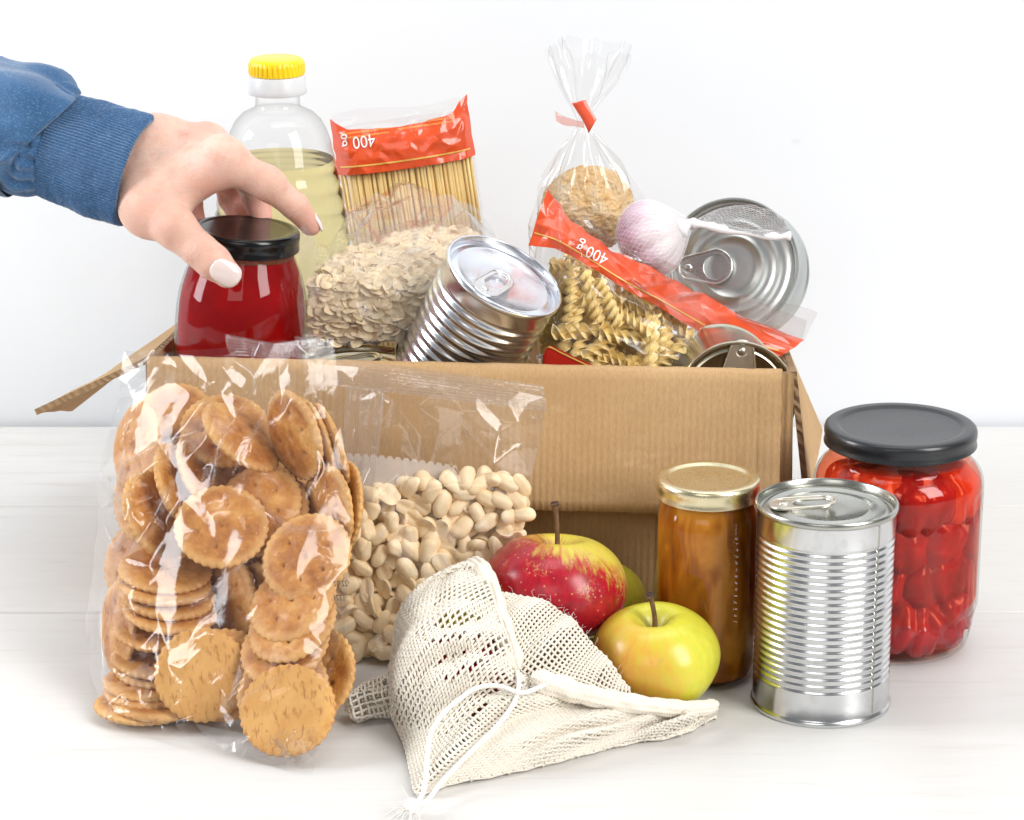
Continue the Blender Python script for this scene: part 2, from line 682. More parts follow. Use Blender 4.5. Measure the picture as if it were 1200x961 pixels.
def glossy(name, col, rough=0.22, coat=0.4, var=0.1, scratch=0.0):
    t = NT(name)
    c = t.coord()
    n = t.noise(c, 60, 4)
    n2 = t.noise(c, 700, 3)
    colr = t.ramp(n, [(0.3, tuple(x * (1 - var) for x in col)), (0.7, tuple(min(1, x * (1 + var)) for x in col))])
    if scratch:
        colr = t.mix(t.math('MULTIPLY', t.ramp(n2, [(0.68, 0.0), (0.78, 1.0)]), scratch), colr, (0.4, 0.4, 0.4))
    t.principled(colr, t.math('ADD', t.math('MULTIPLY', n2, 0.12), rough - 0.05), 0, t.bump(n2, 0.03, 0.0002), coat=coat)
    return t.m


M['black_lid'] = glossy('black_lacquer', (0.005, 0.005, 0.006), 0.17, 0.0)
M['grey_lid'] = glossy('charcoal_lacquer', (0.017, 0.0185, 0.021), 0.33, 0.25, 0.2, 0.06)
M['gold_lid'] = steel('gold_lacquer', (0.80, 0.71, 0.47), 0.26, 0.3, (0.7, 0.58, 0.34))


# --- red sauce jar held by the hand
def sauce_mat():
    t = NT('red_sauce')
    c = t.coord()
    n = t.noise(c, 45, 5, 0.6)
    n2 = t.noise(c, 160, 3, 0.6)
    col = t.ramp(n, [(0.3, (0.19, 0.0006, 0.0015)), (0.7, (0.31, 0.002, 0.003))])
    col = t.mix(t.math('MULTIPLY', t.ramp(n2, [(0.62, 0.0), (0.72, 1.0)]), 0.3), col, (0.16, 0.001, 0.003))
    t.principled(col, 0.6, 0, spec=0.05)
    return t.m


M['sauce'] = sauce_mat()
M['sauce_dark'] = plain('dried_sauce', (0.16, 0.045, 0.02), 0.5, var=0.5, scale=500)
jc = at(280, 266, 0.180)
JZ = jc.z
jar = thing('sauce_jar', 'glass jar of dark red sauce with glossy black lid, gripped by the hand', 'jar', (at(272, 300, 0.18).x, 0.180, JZ - 0.108), Matrix.Rotation(R(4.5), 3, 'Y'))
GP = [(0.0, 0.0010), (0.026, 0.0006), (0.033, 0.0012), (0.0362, 0.004), (0.0374, 0.010), (0.0378, 0.030), (0.0378, 0.052), (0.0374, 0.062), (0.0362, 0.071), (0.0338, 0.080), (0.0310, 0.087), (0.0288, 0.092), (0.0276, 0.096),
      (0.0275, 0.1015), (0.0275, 0.105)]
V, F = lathe(GP, 80)
mesh('glass', V, F, M['glass'], jar)
fillp = [(0, 0.003)] + [(max(0, r - 0.0016), z + 0.0012) for r, z in GP[1:-2]] + [(0.0255, 0.0985), (0, 0.0985)]
V, F = lathe(fillp, 72)
mesh('sauce', V, F, M['sauce'], jar, sharp=50)
V, F = lathe([(0.0279, 0.0930), (0.0283, 0.0940), (0.0281, 0.0965)], 72, rad=lambda a, r, z: r + 0.0003 * noise.noise((math.cos(a) * 8, math.sin(a) * 8, z * 300)))
mesh('sauce_residue', V, F, M['sauce_dark'], jar)
V, F = lathe([(r, z + 0.0965) for r, z in lid_profile(0.0310, 0.0115, 0.82, 0.00045)], 80)
mesh('lid', V, F, M['black_lid'], jar, sharp=50)

# --- jam jar
def jam_mat():
    t = NT('amber_jam')
    c = t.coord()
    n = t.noise(t.coord(scale=(1, 1, 0.35)), 55, 3, 0.5, 0.6)
    n2 = t.noise(c, 220, 3)
    col = t.ramp(n, [(0.36, (0.22, 0.055, 0.003)), (0.50, (0.42, 0.13, 0.008)), (0.60, (0.66, 0.27, 0.030))])
    col = t.mix(t.math('MULTIPLY', n2, 0.25), col, (0.25, 0.07, 0.004))
    t.principled(col, 0.6, 0, sss=0.55, sssr=(0.02, 0.007, 0.0015), spec=0.05)
    return t.m


M['jam'] = jam_mat()
jb = onz(825, 788, 0.0)
jam = thing('jam_jar', 'slim faceted glass jar of amber fruit jam with gold screw lid', 'jar', (jb.x, jb.y, 0))


def facet(a, r, z, n=10, amt=0.018):
    k = 2 * math.pi / n
    d = ((a + 0.25) % k) - k / 2
    f = smooth(0.004, 0.012, z) * (1 - smooth(0.084, 0.092, z))
    return r * (1 - amt * f * (1 - (abs(d) / (k / 2)) ** 1.0) * 0.9)


GP = [(0, 0.0012), (0.022, 0.0006), (0.0262, 0.0022), (0.0278, 0.006), (0.0281, 0.012), (0.0281, 0.03), (0.0281, 0.06), (0.0281, 0.082), (0.0278, 0.0885), (0.0270, 0.0935), (0.0258, 0.0965), (0.0252, 0.098), (0.0252, 0.111)]
V, F = lathe(GP, 120, rad=facet)
mesh('glass', V, F, M['glass'], jam)
V, F = lathe([(0, 0.003)] + [(r - 0.0015, z + 0.0015) for r, z in GP[1:-4]] + [(0.0246, 0.0985), (0.0243, 0.1025), (0, 0.1030)], 120, rad=facet)
mesh('jam', V, F, M['jam'], jam, sharp=60)
# small moulded dots down one edge of the glass
mb = MB()
for k in range(26):
    z = 0.018 + k * 0.0026
    a = R(-52)
    rr = facet(a, 0.0281, z) + 0.0001
    mb.add(*[[(rr * math.cos(a) + 0.0005 * math.cos(q) * -math.sin(a) + e * math.cos(a), rr * math.sin(a) + 0.0005 * math.cos(q) * math.cos(a) + e * math.sin(a), z + 0.0006 * math.sin(q)) for q, e in
              [(0, 0), (1.57, 0), (3.14, 0), (4.71, 0), (0, 0.0005)][:4]] + [((rr + 0.0006) * math.cos(a), (rr + 0.0006) * math.sin(a), z)],
             [(0, 1, 4), (1, 2, 4), (2, 3, 4), (3, 0, 4)]])
mb.build('embossed_dots', M['glass'], jam)
V, F = lathe([(r, z + 0.1022) for r, z in lid_profile(0.0278, 0.0108, 0.78)], 96)
mesh('lid', V, F, M['gold_lid'], jam, sharp=50)

# --- jar of pickled peppers
def pepper_mat(name, c1, c2, c3):
    t = NT(name)
    c = t.coord()
    n = t.noise(c, 50, 4, 0.55, 0.4)
    n2 = t.noise(t.coord(scale=(1, 1, 0.3)), 260, 3)
    col = t.ramp(n, [(0.32, c1), (0.55, c2), (0.75, c3)])
    t.principled(col, 0.22, 0, t.bump(n2, 0.12, 0.0008), sss=0.25, sssr=(0.012, 0.002, 0.001), coat=0.3)
    return t.m


M['pep_red'] = pepper_mat('pickled_red_pepper', (0.24, 0.0025, 0.006), (0.40, 0.008, 0.011), (0.54, 0.034, 0.015))
M['pep_deep'] = pepper_mat('pickled_dark_red_pepper', (0.18, 0.002, 0.005), (0.34, 0.005, 0.009), (0.46, 0.016, 0.014))
M['pep_orange'] = pepper_mat('pickled_orange_pepper', (0.46, 0.030, 0.005), (0.66, 0.10, 0.010), (0.80, 0.22, 0.025))
M['brine'] = film('red_brine', (1.0, 0.50, 0.36), 0.25, 0.02, 0.02, hazecol=(0.9, 0.15, 0.08))
pb = onz(1045, 748, 0.0)
pj = thing('pepper_jar', 'large glass jar of red pickled peppers with charcoal grey lid', 'jar', (pb.x, pb.y, 0))


def flutes(a, r, z):
    top = smooth(0.078, 0.081, z) * (1 - smooth(0.090, 0.093, z))
    bot = smooth(0.008, 0.011, z) * (1 - smooth(0.022, 0.026, z))
    k = 2 * math.pi / 30
    d = abs((a % k) / k - 0.5) * 2
    s = (1 - d ** 4)
    r -= 0.0011 * top * s + 0.0010 * bot * s
    # moulded maker's letters reduced to upright bars
    band = smooth(0.029, 0.030, z) * (1 - smooth(0.037, 0.038, z))
    q = (a * 30) % 1.0
    if -1.15 < ((a + math.pi) % (2 * math.pi)) - math.pi < -0.35:
        r += 0.0006 * band * (1 if q < 0.45 else 0)
    return r


GP = [(0, 0.002), (0.030, 0.0012), (0.0385, 0.0008), (0.0412, 0.002), (0.0425, 0.006), (0.0440, 0.013)]
GP += [(0.0440 + 0.0026 * smooth(0.013, 0.028, z), z) for z in np.arange(0.016, 0.0285, 0.002)]
GP += [(0.0466, z) for z in np.arange(0.0290, 0.0380, 0.0015)] + [(0.0466, z) for z in (0.045, 0.060, 0.072, 0.076)]
GP += [(0.0467, z) for z in np.arange(0.078, 0.0935, 0.0018)]
GP += [(0.0466, 0.0945), (0.0462, 0.0975), (0.0450, 0.1010), (0.0430, 0.1040), (0.0405, 0.1062), (0.0390, 0.1075), (0.0386, 0.109), (0.0386, 0.122)]
V, F = lathe(GP, 240, rad=flutes)
mesh('glass', V, F, M['glass'], pj)
V, F = lathe([(0, 0.0035)] + [(r - 0.0022, z + 0.002) for r, z in GP[1:6]] + [(0.0455, 0.03), (0.0455, 0.0945), (0.0448, 0.0985), (0.0420, 0.1040), (0.0382, 0.108), (0, 0.108)], 72)
mesh('brine', V, F, M['brine'], pj, sharp=50)
V, F = lathe([(r, z + 0.1155) for r, z in lid_profile(0.0418, 0.0108, 0.80)], 96)
mesh('lid', V, F, M['grey_lid'], pj, sharp=50)


def pepper_piece(seed, sx, sy, sz, mat, label):
    """a folded half pepper: lumpy, one side creased"""
    V, F = lathe([(math.sin(t), -math.cos(t)) for t in np.linspace(0, math.pi, 34)], 56)
    out = []
    for v in V:
        p = Vector(v)
        k = 1.16 + 0.16 * noise.noise(p * 1.3 + Vector((seed, 0, 0))) + 0.05 * noise.noise(p * 3.2 + Vector((0, seed, 0)))
        fx = p.x - 0.25 * math.sin(p.z * 2 + seed)
        k *= 1 - 0.16 * math.exp(-(fx / 0.10) ** 2) - 0.07 * math.exp(-((fx - 0.45) / 0.07) ** 2) + 0.05 * math.sin(p.z * 9 + seed + p.x * 4) * 0.5
        out.append((p.x * sx * k * 0.96, p.y * sy * k, p.z * sz * k * 1.18))
    o = mesh('pickled_pepper', out, F, mat)
    return o


PEP = [  # angle deg from camera-facing (-y), radius, z, sizes, mat, label, tilt
    (-30, 0.024, 0.091, (0.021, 0.020, 0.017), 'pep_orange', 'orange pickled pepper under the lid beside the box flap'),
    (-70, 0.026, 0.086, (0.018, 0.019, 0.019), 'pep_orange', 'dark orange pepper piece at the far left of the jar top'),
    (14, 0.025, 0.090, (0.019, 0.020, 0.016), 'pep_red', 'glossy red pepper behind the bright reflection near the jar top'),
    (60, 0.026, 0.091, (0.020, 0.020, 0.015), 'pep_orange', 'orange red pepper under the lid on the outer side of the jar'),
    (-8, 0.024, 0.066, (0.021, 0.018, 0.017), 'pep_red', 'broad smooth red pepper in the middle of the jar just right of the can'),
    (38, 0.026, 0.068, (0.018, 0.017, 0.016), 'pep_red', 'creased red pepper at mid height with wrinkled skin'),
    (78, 0.028, 0.068, (0.018, 0.018, 0.020), 'pep_deep', 'dark red pepper at mid height against the outer glass'),
    (-20, 0.024, 0.043, (0.019, 0.018, 0.017), 'pep_red', 'orange tinged red pepper low in the jar next to the can'),
    (30, 0.026, 0.046, (0.022, 0.017, 0.014), 'pep_deep', 'deep red pepper behind the moulded letters'),
    (76, 0.027, 0.042, (0.018, 0.019, 0.018), 'pep_red', 'red pepper low against the outer glass'),
    (5, 0.024, 0.020, (0.021, 0.020, 0.015), 'pep_red', 'red pepper lying on the jar bottom beside the can'),
    (52, 0.026, 0.020, (0.021, 0.019, 0.015), 'pep_deep', 'dark red pepper lying at the bottom right of the jar'),
    (-50, 0.024, 0.024, (0.016, 0.016, 0.016), 'pep_deep', 'red pepper mostly hidden behind the tin can'),
    (-62, 0.024, 0.055, (0.016, 0.016, 0.018), 'pep_deep', 'red pepper in the jar peeking out above the tin can'),
    (160, 0.016, 0.03, (0.024, 0.020, 0.020), 'pep_deep', 'dark red pepper deep inside the jar, lower one'),
    (170, 0.016, 0.07, (0.024, 0.020, 0.022), 'pep_deep', 'dark red pepper deep inside the jar, upper one'),
]
for i, (a, rr, z, sz, mt, lab) in enumerate(PEP):
    o = pepper_piece(i * 3.7 + 1, *sz, M[mt], lab)
    aa = R(a - 90)
    o.location = (pb.x + rr * math.cos(aa) * 0.98, pb.y + rr * math.sin(aa) * 0.98, z)
    o.rotation_euler = (random.uniform(-.3, .3), random.uniform(-.55, .55), aa + R(90) + random.uniform(-.3, .3))
    mw = Matrix.Translation(o.location) @ o.rotation_euler.to_matrix().to_4x4()
    mi_ = mw.inverted()
    for vv in o.data.vertices:                        # pressed flat where they meet the glass
        q = mw @ vv.co
        dx, dy = q.x - pb.x, q.y - pb.y
        rho = math.hypot(dx, dy)
        lim = 0.0451 - 0.008 * smooth(0.096, 0.108, q.z) - 0.004 * smooth(0.014, 0.004, q.z)
        if rho > lim:
            q.x, q.y = pb.x + dx / rho * lim, pb.y + dy / rho * lim
        q.z = min(max(q.z, 0.0045), 0.1075)
        vv.co = mi_ @ q
    tag(o, lab, 'pickled pepper', 'peppers in the large jar')

# --- sunflower oil bottle
M['cap_yellow'] = glossy('yellow_plastic', (0.90, 0.60, 0.005), 0.3, 0.2)
M['collar_white'] = plain('white_plastic', (0.62, 0.63, 0.64), 0.35, var=0.03)


def oil_mat():
    t = NT('sunflower_oil')
    g = t.n('ShaderNodeBsdfGlass')
    g.inputs['IOR'].default_value = 1.16
    g.inputs['Roughness'].default_value = 0.0
    g.inputs[0].default_value = (1.0, 0.965, 0.70, 1)
    n = t.noise(t.coord(), 40, 2)
    t.l(t.ramp(n, [(0.3, (1.0, 0.925, 0.64)), (0.7, (1.0, 0.938, 0.70))]), g.inputs[0])
    t.l(g.outputs[0], t.out.inputs[0])
    return t.m


M['oil'] = oil_mat()
ob = at(331, 270, 0.262)
oil = thing('oil_bottle', 'clear plastic bottle of yellow cooking oil with yellow cap', 'bottle', (ob.x, 0.262, 0.0015), Matrix.Rotation(R(-0.2), 3, 'Y'))
OP = [(0, 0.004), (0.030, 0.001), (0.0385, 0.004), (0.0408, 0.012), (0.0410, 0.05), (0.0410, 0.12), (0.0412, 0.165), (0.0410, 0.186)]
OP += [(0.0405, 0.190), (0.0396, 0.1925), (0.0400, 0.195), (0.0393, 0.202), (0.0378, 0.2055), (0.0382, 0.208), (0.0374, 0.2145), (0.0356, 0.218), (0.0360, 0.2205), (0.0350, 0.2260), (0.0334, 0.229), (0.0337, 0.2315), (0.0328, 0.236)]
OP += [(0.0318, 0.240), (0.0306, 0.246), (0.0286, 0.252), (0.0255, 0.258), (0.0210, 0.2625), (0.0165, 0.2648), (0.0140, 0.2658), (0.0131, 0.268), (0.0130, 0.276), (0.0130, 0.282)]
V, F = lathe(OP, 96)
mesh('bottle_body', V, F, M['pet'], oil)
ip = [(r, z) for r, z in OP if z < 0.233]
V, F = lathe([(0, 0.006)] + [(r - 0.0009, z + 0.001) for r, z in ip[1:]] + [(0.0322, 0.2345), (0, 0.2342)], 96)
mesh('oil', V, F, M['oil'], oil, sharp=50)
V, F = lathe([(0.0130, 0.2745), (0.0172, 0.2745), (0.0176, 0.2755), (0.0171, 0.2775), (0.0167, 0.2845), (0.0160, 0.2855), (0.012, 0.2856)], 72)
mesh('collar', V, F, M['collar_white'], oil, sharp=50)
V, F = lathe([(0.0150, 0.2857), (0.0163, 0.2858), (0.0163, 0.287), (0.0163, 0.2915), (0.0160, 0.2935), (0.0152, 0.2948), (0.0138, 0.2953), (0, 0.2955)], 216,
             rad=lambda a, r, z: r + (0.00045 * (1 if math.cos(a * 36) > -0.2 else -0.6) if 0.2865 < z < 0.2925 else 0))
mesh('cap', V, F, M['cap_yellow'], oil, sharp=50)


# ------------------------------------------------------------------ tins
def extrude_poly(outer, holes, t, z0=0.0):
    """flat plate with holes, via bmesh triangle fill"""
    bm = bmesh.new()
    for loop in [outer] + holes:
        vs = [bm.verts.new((x, y, z0)) for x, y in loop]
        for a, b in zip(vs, vs[1:] + vs[:1]):
            bm.edges.new((a, b))
    bmesh.ops.triangle_fill(bm, use_beauty=True, use_dissolve=False, edges=bm.edges[:])
    r = bmesh.ops.extrude_face_region(bm, geom=bm.faces[:])
    bmesh.ops.translate(bm, vec=(0, 0, t), verts=[v for v in r['geom'] if isinstance(v, bmesh.types.BMVert)])
    bmesh.ops.recalc_face_normals(bm, faces=bm.faces)
    V = [v.co.copy() for v in bm.verts]
    bm.verts.index_update()
    F = [[v.index for v in f.verts] for f in bm.faces]
    bm.free()
    return V, F


def stadium(cx, cy, hl, hr, n=14, squash=1.0):
    out = []
    for k in range(n + 1):
        a = -math.pi / 2 + math.pi * k / n
        out.append((cx + hl + hr * math.cos(a) * squash, cy + hr * math.sin(a)))
    for k in range(n + 1):
        a = math.pi / 2 + math.pi * k / n
        out.append((cx - hl + hr * math.cos(a) * squash, cy + hr * math.sin(a)))
    return out


def pull_tab(parent, r, z, rot, mat, big=False, lift=0.0, s=1.0):
    """ring pull: nose over the rivet, finger ring behind; local x runs from rivet to ring"""
    Lr = 0.0105 * s
    if big:
        outer = []
        for k in range(25):
            a = -math.pi / 2 + math.pi * k / 24
            outer.append((0.0185 * s + 0.0115 * s * math.cos(a), 0.0115 * s * math.sin(a)))
        for k in range(17):
            a = math.pi / 2 + math.pi * k / 16
            outer.append((0.0 + 0.0065 * s * math.cos(a), 0.0075 * s * math.sin(a)))
        hole = [(0.0185 * s + 0.0082 * s * math.cos(a), 0.0084 * s * math.sin(a)) for a in np.linspace(0, 2 * math.pi, 28, endpoint=False)]
    else:
        outer = stadium(0.0085 * s, 0, 0.0075 * s, 0.0072 * s)
        hole = stadium(0.0125 * s, 0, 0.0042 * s, 0.0044 * s, 10)
    V, F = extrude_poly(outer, [hole], 0.0013)
    V = [Vector((v[0], v[1], v[2] + lift * max(0, v[0]))) for v in V]
    m4 = Matrix.Translation((0, 0, z)) @ Matrix.Rotation(rot, 4, 'Z') @ Matrix.Translation((r, 0, 0))
    o = mesh('pull_tab', [m4 @ v for v in V], F, mat, parent, smooth=True, sharp=40)
    bevel(o, 0.0005, 3)
    Vr, Fr = lathe([(0, 0.0022), (0.0018 * s, 0.0022), (0.0024 * s, 0.0018), (0.0026 * s, 0.0011), (0.0037 * s, 0.0014), (0.0040 * s, 0.0010), (0.0040 * s, 0.0)], 28)
    q = mesh('rivet', [m4 @ Vector(v) for v in Vr], Fr, mat, o, sharp=50)
    # rolled rim round the finger ring
    V2, F2 = tube([(x, y, 0.0011 + lift * x) for x, y in outer], 0.00085 * s, 8, closed=True)
    q = mesh('rolled_edge', [m4 @ Vector(v) for v in V2], F2, mat, o)
    return o


def can(name, label, r, h, mat, lidmat, tabmat, loc, rot=None, ribs=(0.17, 0.76, 17), rib_d=0.0007, tab_rot=0.0, tab_r=-0.4, big=False, tab_s=1.0, seam_a=None, lift=0.12, rings=(0.86, 0.62), cat='tin can'):
    c = thing(name, label, cat, loc, rot)
    b = 0.0028
    prof = [(0, 0.003), (r * 0.8, 0.003), (r * 0.93, 0.0022), (r * 0.945, 0.0), (r + 0.0007, 0.0), (r + 0.0011, 0.0006), (r + 0.0011, 0.0021), (r + 0.0005, b), (r, b + 0.0008)]
    z0, z1, n = h * ribs[0], h * ribs[1], ribs[2]
    prof.append((r, z0 - 0.0005))
    if n:
        pitch = (z1 - z0) / n
        for k in range(n):
            for q in range(8):
                zz = z0 + (k + q / 8) * pitch
                prof.append((r - rib_d * (0.5 - 0.5 * math.cos(2 * math.pi * q / 8)), zz))
        prof.append((r, z1))
    prof += [(r, h - 0.0042), (r + 0.0004, h - 0.0036), (r + 0.0011, h - 0.0030)]
    V, F = lathe(prof, 112)
    o = mesh('can_body', V, F, mat, c, sharp=50)
    z = h
    lp = [(r + 0.0011, z - 0.0030), (r + 0.0013, z - 0.0024), (r + 0.0013, z - 0.0006), (r + 0.0008, z), (r - 0.0001, z), (r - 0.0006, z - 0.0006), (r - 0.0010, z - 0.0046), (r - 0.0022, z - 0.0050),
          (r - 0.0030, z - 0.0040)]
    for g in rings:
        lp += [(r * (g + 0.03), z - 0.0039), (r * (g + 0.008), z - 0.0032), (r * (g - 0.015), z - 0.0032), (r * (g - 0.04), z - 0.0040)]
    lp += [(r * 0.3, z - 0.0041), (0, z - 0.0041)]
    V, F = lathe(lp, 96)
    mesh('can_lid', V, F, lidmat, c, sharp=50)
    pull_tab(c, r * tab_r, h - 0.0036, tab_rot, tabmat, big, lift, tab_s)
    if seam_a is not None:
        V, F = [], []
        for k, zz in enumerate(np.linspace(b + 0.001, h - 0.0045, 280)):
            rr = r + 0.00012
            if z0 < zz < z1:
                rr -= rib_d * (0.5 - 0.5 * math.cos(2 * math.pi * (zz - z0) / pitch))
            for da, dr in ((-0.035, -0.0003), (-0.02, 0), (0.02, 0), (0.035, -0.0003)):
                V.append(((rr + dr) * math.cos(seam_a + da), (rr + dr) * math.sin(seam_a + da), zz))
        mesh('side_seam', V, grid_faces(4, 280), lidmat, c)
    return c


cb = onz(961, 821, 0.0)
can('tin_can', 'tall ribbed silver tin can standing in front of the pepper jar', 0.0360, 0.1125, M['tin'], M['tin_lid'], M['tab'], (cb.x, cb.y, 0), Matrix.Rotation(R(-20), 3, 'Z'),
    ribs=(0.160, 0.865, 21), rib_d=0.00075, tab_rot=R(15), tab_r=-0.62, tab_s=1.15, seam_a=R(-28), lift=0.10)
# tilted can in the box
n1 = Vector((0.427, -0.273, 0.864)).normalized()
c1 = at(592, 322, 0.152)
m1 = basis(n1, Vector((0, 0, 1)))
can('tin_can', 'ribbed silver tin can tilted in the box between oats and spiral pasta', 0.0342, 0.074, M['tin_blue'], M['tin_blue'], M['tab_silver'], c1 - n1 * 0.074, m1,
    ribs=(0.06, 0.84, 10), rib_d=0.0010, tab_rot=R(4), tab_r=-0.62, tab_s=1.05, lift=0.04, rings=(0.82,))
# large can facing us at the back right
n2 = camdir(-0.33, 0.10, 0.94)
c2 = at(856, 312, 0.275)
can('tin_can', 'large flat tin can with big ring pull, tilted up behind the garlic', 0.0410, 0.030, M['tin_grey'], M['tin_grey'], M['tab_silver'], c2 - n2 * 0.030, basis(n2, CU),
    ribs=(0.2, 0.8, 0), tab_rot=R(0), tab_r=-0.66, big=True, tab_s=0.92, lift=0.05, rings=(0.90, 0.68, 0.46))
# gold can lying at the front edge
n3 = camdir(0.09, -0.19, 0.977)
c3 = at(861, 468, 0.150)
can('tin_can', 'gold lacquered tin can lying inside the box at its front right corner', 0.0332, 0.064, M['tin_gold'], M['tin_gold'], M['tab'], c3 - n3 * 0.058, basis(n3, CU),
    ribs=(0.2, 0.8, 0), tab_rot=R(-95), tab_r=-0.86, big=True, tab_s=0.9, lift=0.02, rings=(0.86,))
# dark can standing below the oats
c4 = at(418, 412, 0.172)
can('tin_can', 'dark tin can standing low in the box under the oat bag', 0.034, 0.11, M['tin_gold'], M['tin_gold'], M['tab'], (c4.x, 0.180, c4.z - 0.118), None,
    ribs=(0.2, 0.8, 8), tab_rot=R(10), tab_r=-0.5, big=False, tab_s=1.3, lift=0.16)
# ------------------------------------------------------------------ apples
def apple_mat(kind):
    t = NT('apple_skin_' + kind)
    c = t.coord()
    xyz = t.sep(c)
    ang = t.math('ARCTAN2', xyz[1], xyz[0])
    # streaks run from stem to base
    cmb = t.n('ShaderNodeCombineXYZ')
    t.l(t.math('MULTIPLY', ang, 1.0), cmb.inputs[0])
    t.l(t.math('MULTIPLY', xyz[2], 14.0), cmb.inputs[1])
    st = t.noise(cmb.outputs[0], 9, 5, 0.65, 0.2)
    big = t.noise(c, 26, 3, 0.5)
    dots = t.n('ShaderNodeTexVoronoi', feature='F1')
    dots.inputs['Scale'].default_value = 260
    t.l(c, dots.inputs['Vector'])
    dot = t.ramp(dots.outputs['Distance'], [(0.10, 1.0), (0.16, 0.0)])
    sq = t.noise(c, 120, 4, 0.6, 2.2)                 # russet scribbles
    rus = t.math('MULTIPLY', t.ramp(sq, [(0.475, 0.0), (0.497, 1.0), (0.503, 1.0), (0.525, 0.0)]), t.ramp(t.noise(c, 46, 2), [(0.52, 0.0), (0.62, 1.0)]))
    if kind == 'red':
        blush = t.math('ADD', t.math('MULTIPLY', xyz[2], -26.0), t.math('ADD', t.math('MULTIPLY', st, 0.9), t.math('MULTIPLY', big, 0.9)))
        blush = t.math('ADD', blush, t.math('MULTIPLY', xyz[0], -15.0))
        m = t.ramp(blush, [(0.18, 0.0), (0.50, 1.0)])
        green = t.ramp(st, [(0.3, (0.62, 0.50, 0.05)), (0.7, (0.70, 0.60, 0.09))])
        red = t.ramp(st, [(0.3, (0.27, 0.003, 0.014)), (0.65, (0.46, 0.010, 0.024)), (0.8, (0.58, 0.05, 0.04))])
        col = t.mix(m, green, red)
        col = t.mix(t.math('MULTIPLY', rus, 0.85), col, (0.62, 0.40, 0.16))
        col = t.mix(t.math('MULTIPLY', dot, 0.55), col, (0.70, 0.45, 0.22))
    else:
        green = t.ramp(st, [(0.28, (0.56, 0.56, 0.04)), (0.6, (0.68, 0.64, 0.06)), (0.8, (0.74, 0.68, 0.11))])
        bl = t.math('ADD', t.math('MULTIPLY', xyz[0], -30.0), t.math('ADD', t.math('MULTIPLY', st, 1.3), t.math('MULTIPLY', big, 0.7)))
        bl = t.math('MULTIPLY', bl, 0.5)
        m = t.math('MULTIPLY', t.ramp(bl, [(0.52, 0.0), (0.98, 1.0)]), 0.80 if kind == 'yellow' else 0.1)
        col = t.mix(m, green, (0.66, 0.20, 0.05))
        top = t.ramp(t.math('SQRT', t.math('ADD', t.math('POWER', xyz[0], 2), t.math('POWER', xyz[1], 2))), [(0.003, 1.0), (0.012, 0.0)])
        gate = t.math('GREATER_THAN', xyz[2], 0.012)
        col = t.mix(t.math('MULTIPLY', t.math('MULTIPLY', top, gate), 0.7), col, (0.36, 0.30, 0.08))
        col = t.mix(t.math('MULTIPLY', dot, 0.25), col, (0.50, 0.45, 0.10))
        br = t.noise(c, 70, 2)
        col = t.mix(t.math('MULTIPLY', t.ramp(br, [(0.72, 0.0), (0.76, 1.0)]), 0.3), col, (0.4, 0.3, 0.08))
    t.principled(col, t.math('ADD', t.math('MULTIPLY', t.noise(c, 180, 3), 0.12), 0.24), 0, t.bump(t.math('ADD', t.noise(c, 110, 3), t.math('MULTIPLY', rus, 0.4)), 0.10, 0.0007), sss=0.12, sssr=(0.006, 0.003, 0.001), coat=0.15, coat_rough=0.2)
    return t.m


for k in ('red', 'yellow', 'green'):
    M['apple_' + k] = apple_mat(k)
M['stem'] = plain('apple_stem', (0.16, 0.085, 0.04), 0.75, var=0.45, scale=250, bump=0.4, bscale=600)
M['stem_tip'] = plain('stem_tip', (0.05, 0.03, 0.02), 0.9, var=0.4, scale=400)


def apple(label, c, r, mk, rot, seed, stem=0.026, squash=0.88):
    a = thing('apple', label, 'apple', c, rot)
    prof = []
    for k in range(41):
        t = math.pi * k / 40
        rr = r * (math.sin(t) ** 0.86) * (1.0 + 0.07 * math.cos(t - math.pi * 0.56))
        z = -r * squash * math.cos(t)
        rho = rr / r
        if t > math.pi / 2:
            z -= r * 0.40 * math.exp(-(rho / 0.27) ** 2)
        else:
            z += r * 0.22 * math.exp(-(rho / 0.24) ** 2)
        prof.append((rr if 0 < k < 40 else 0, z))

    def rad(an, rr, z):
        low = smooth(r * 0.4, -r * 0.8, z)
        return rr * (1 + 0.022 * math.cos(5 * an + seed) * (0.3 + low) + 0.03 * noise.noise((math.cos(an) * 0.9 + seed, math.sin(an) * 0.9, z / r)))
    V, F = lathe(prof, 72, rad)
    mesh('apple_flesh', V, F, M[mk], a)
    if stem:
        z0 = prof[-1][1]
        pts = curve([(0, 0, z0 - 0.001), (0.0006, 0, z0 + stem * 0.35), (-0.0003, 0.0006, z0 + stem * 0.75), (-0.0016, 0.0008, z0 + stem)], 14)
        rd = [0.0017 - 0.0004 * math.sin(i / 13 * 3) + (0.0007 if i > 11 else 0) for i in range(14)]
        V, F = tube(pts, rd, 9)
        s = mesh('stem', V, F, M['stem'], a)
        V, F = tube([pts[-2], pts[-1]], [0.0024, 0.0021], 9)
        V = [Vector(v) + Vector((0, 0, 0.0005)) for v in V]
        mesh('stem_tip', V, F, M['stem_tip'], s)
    return a


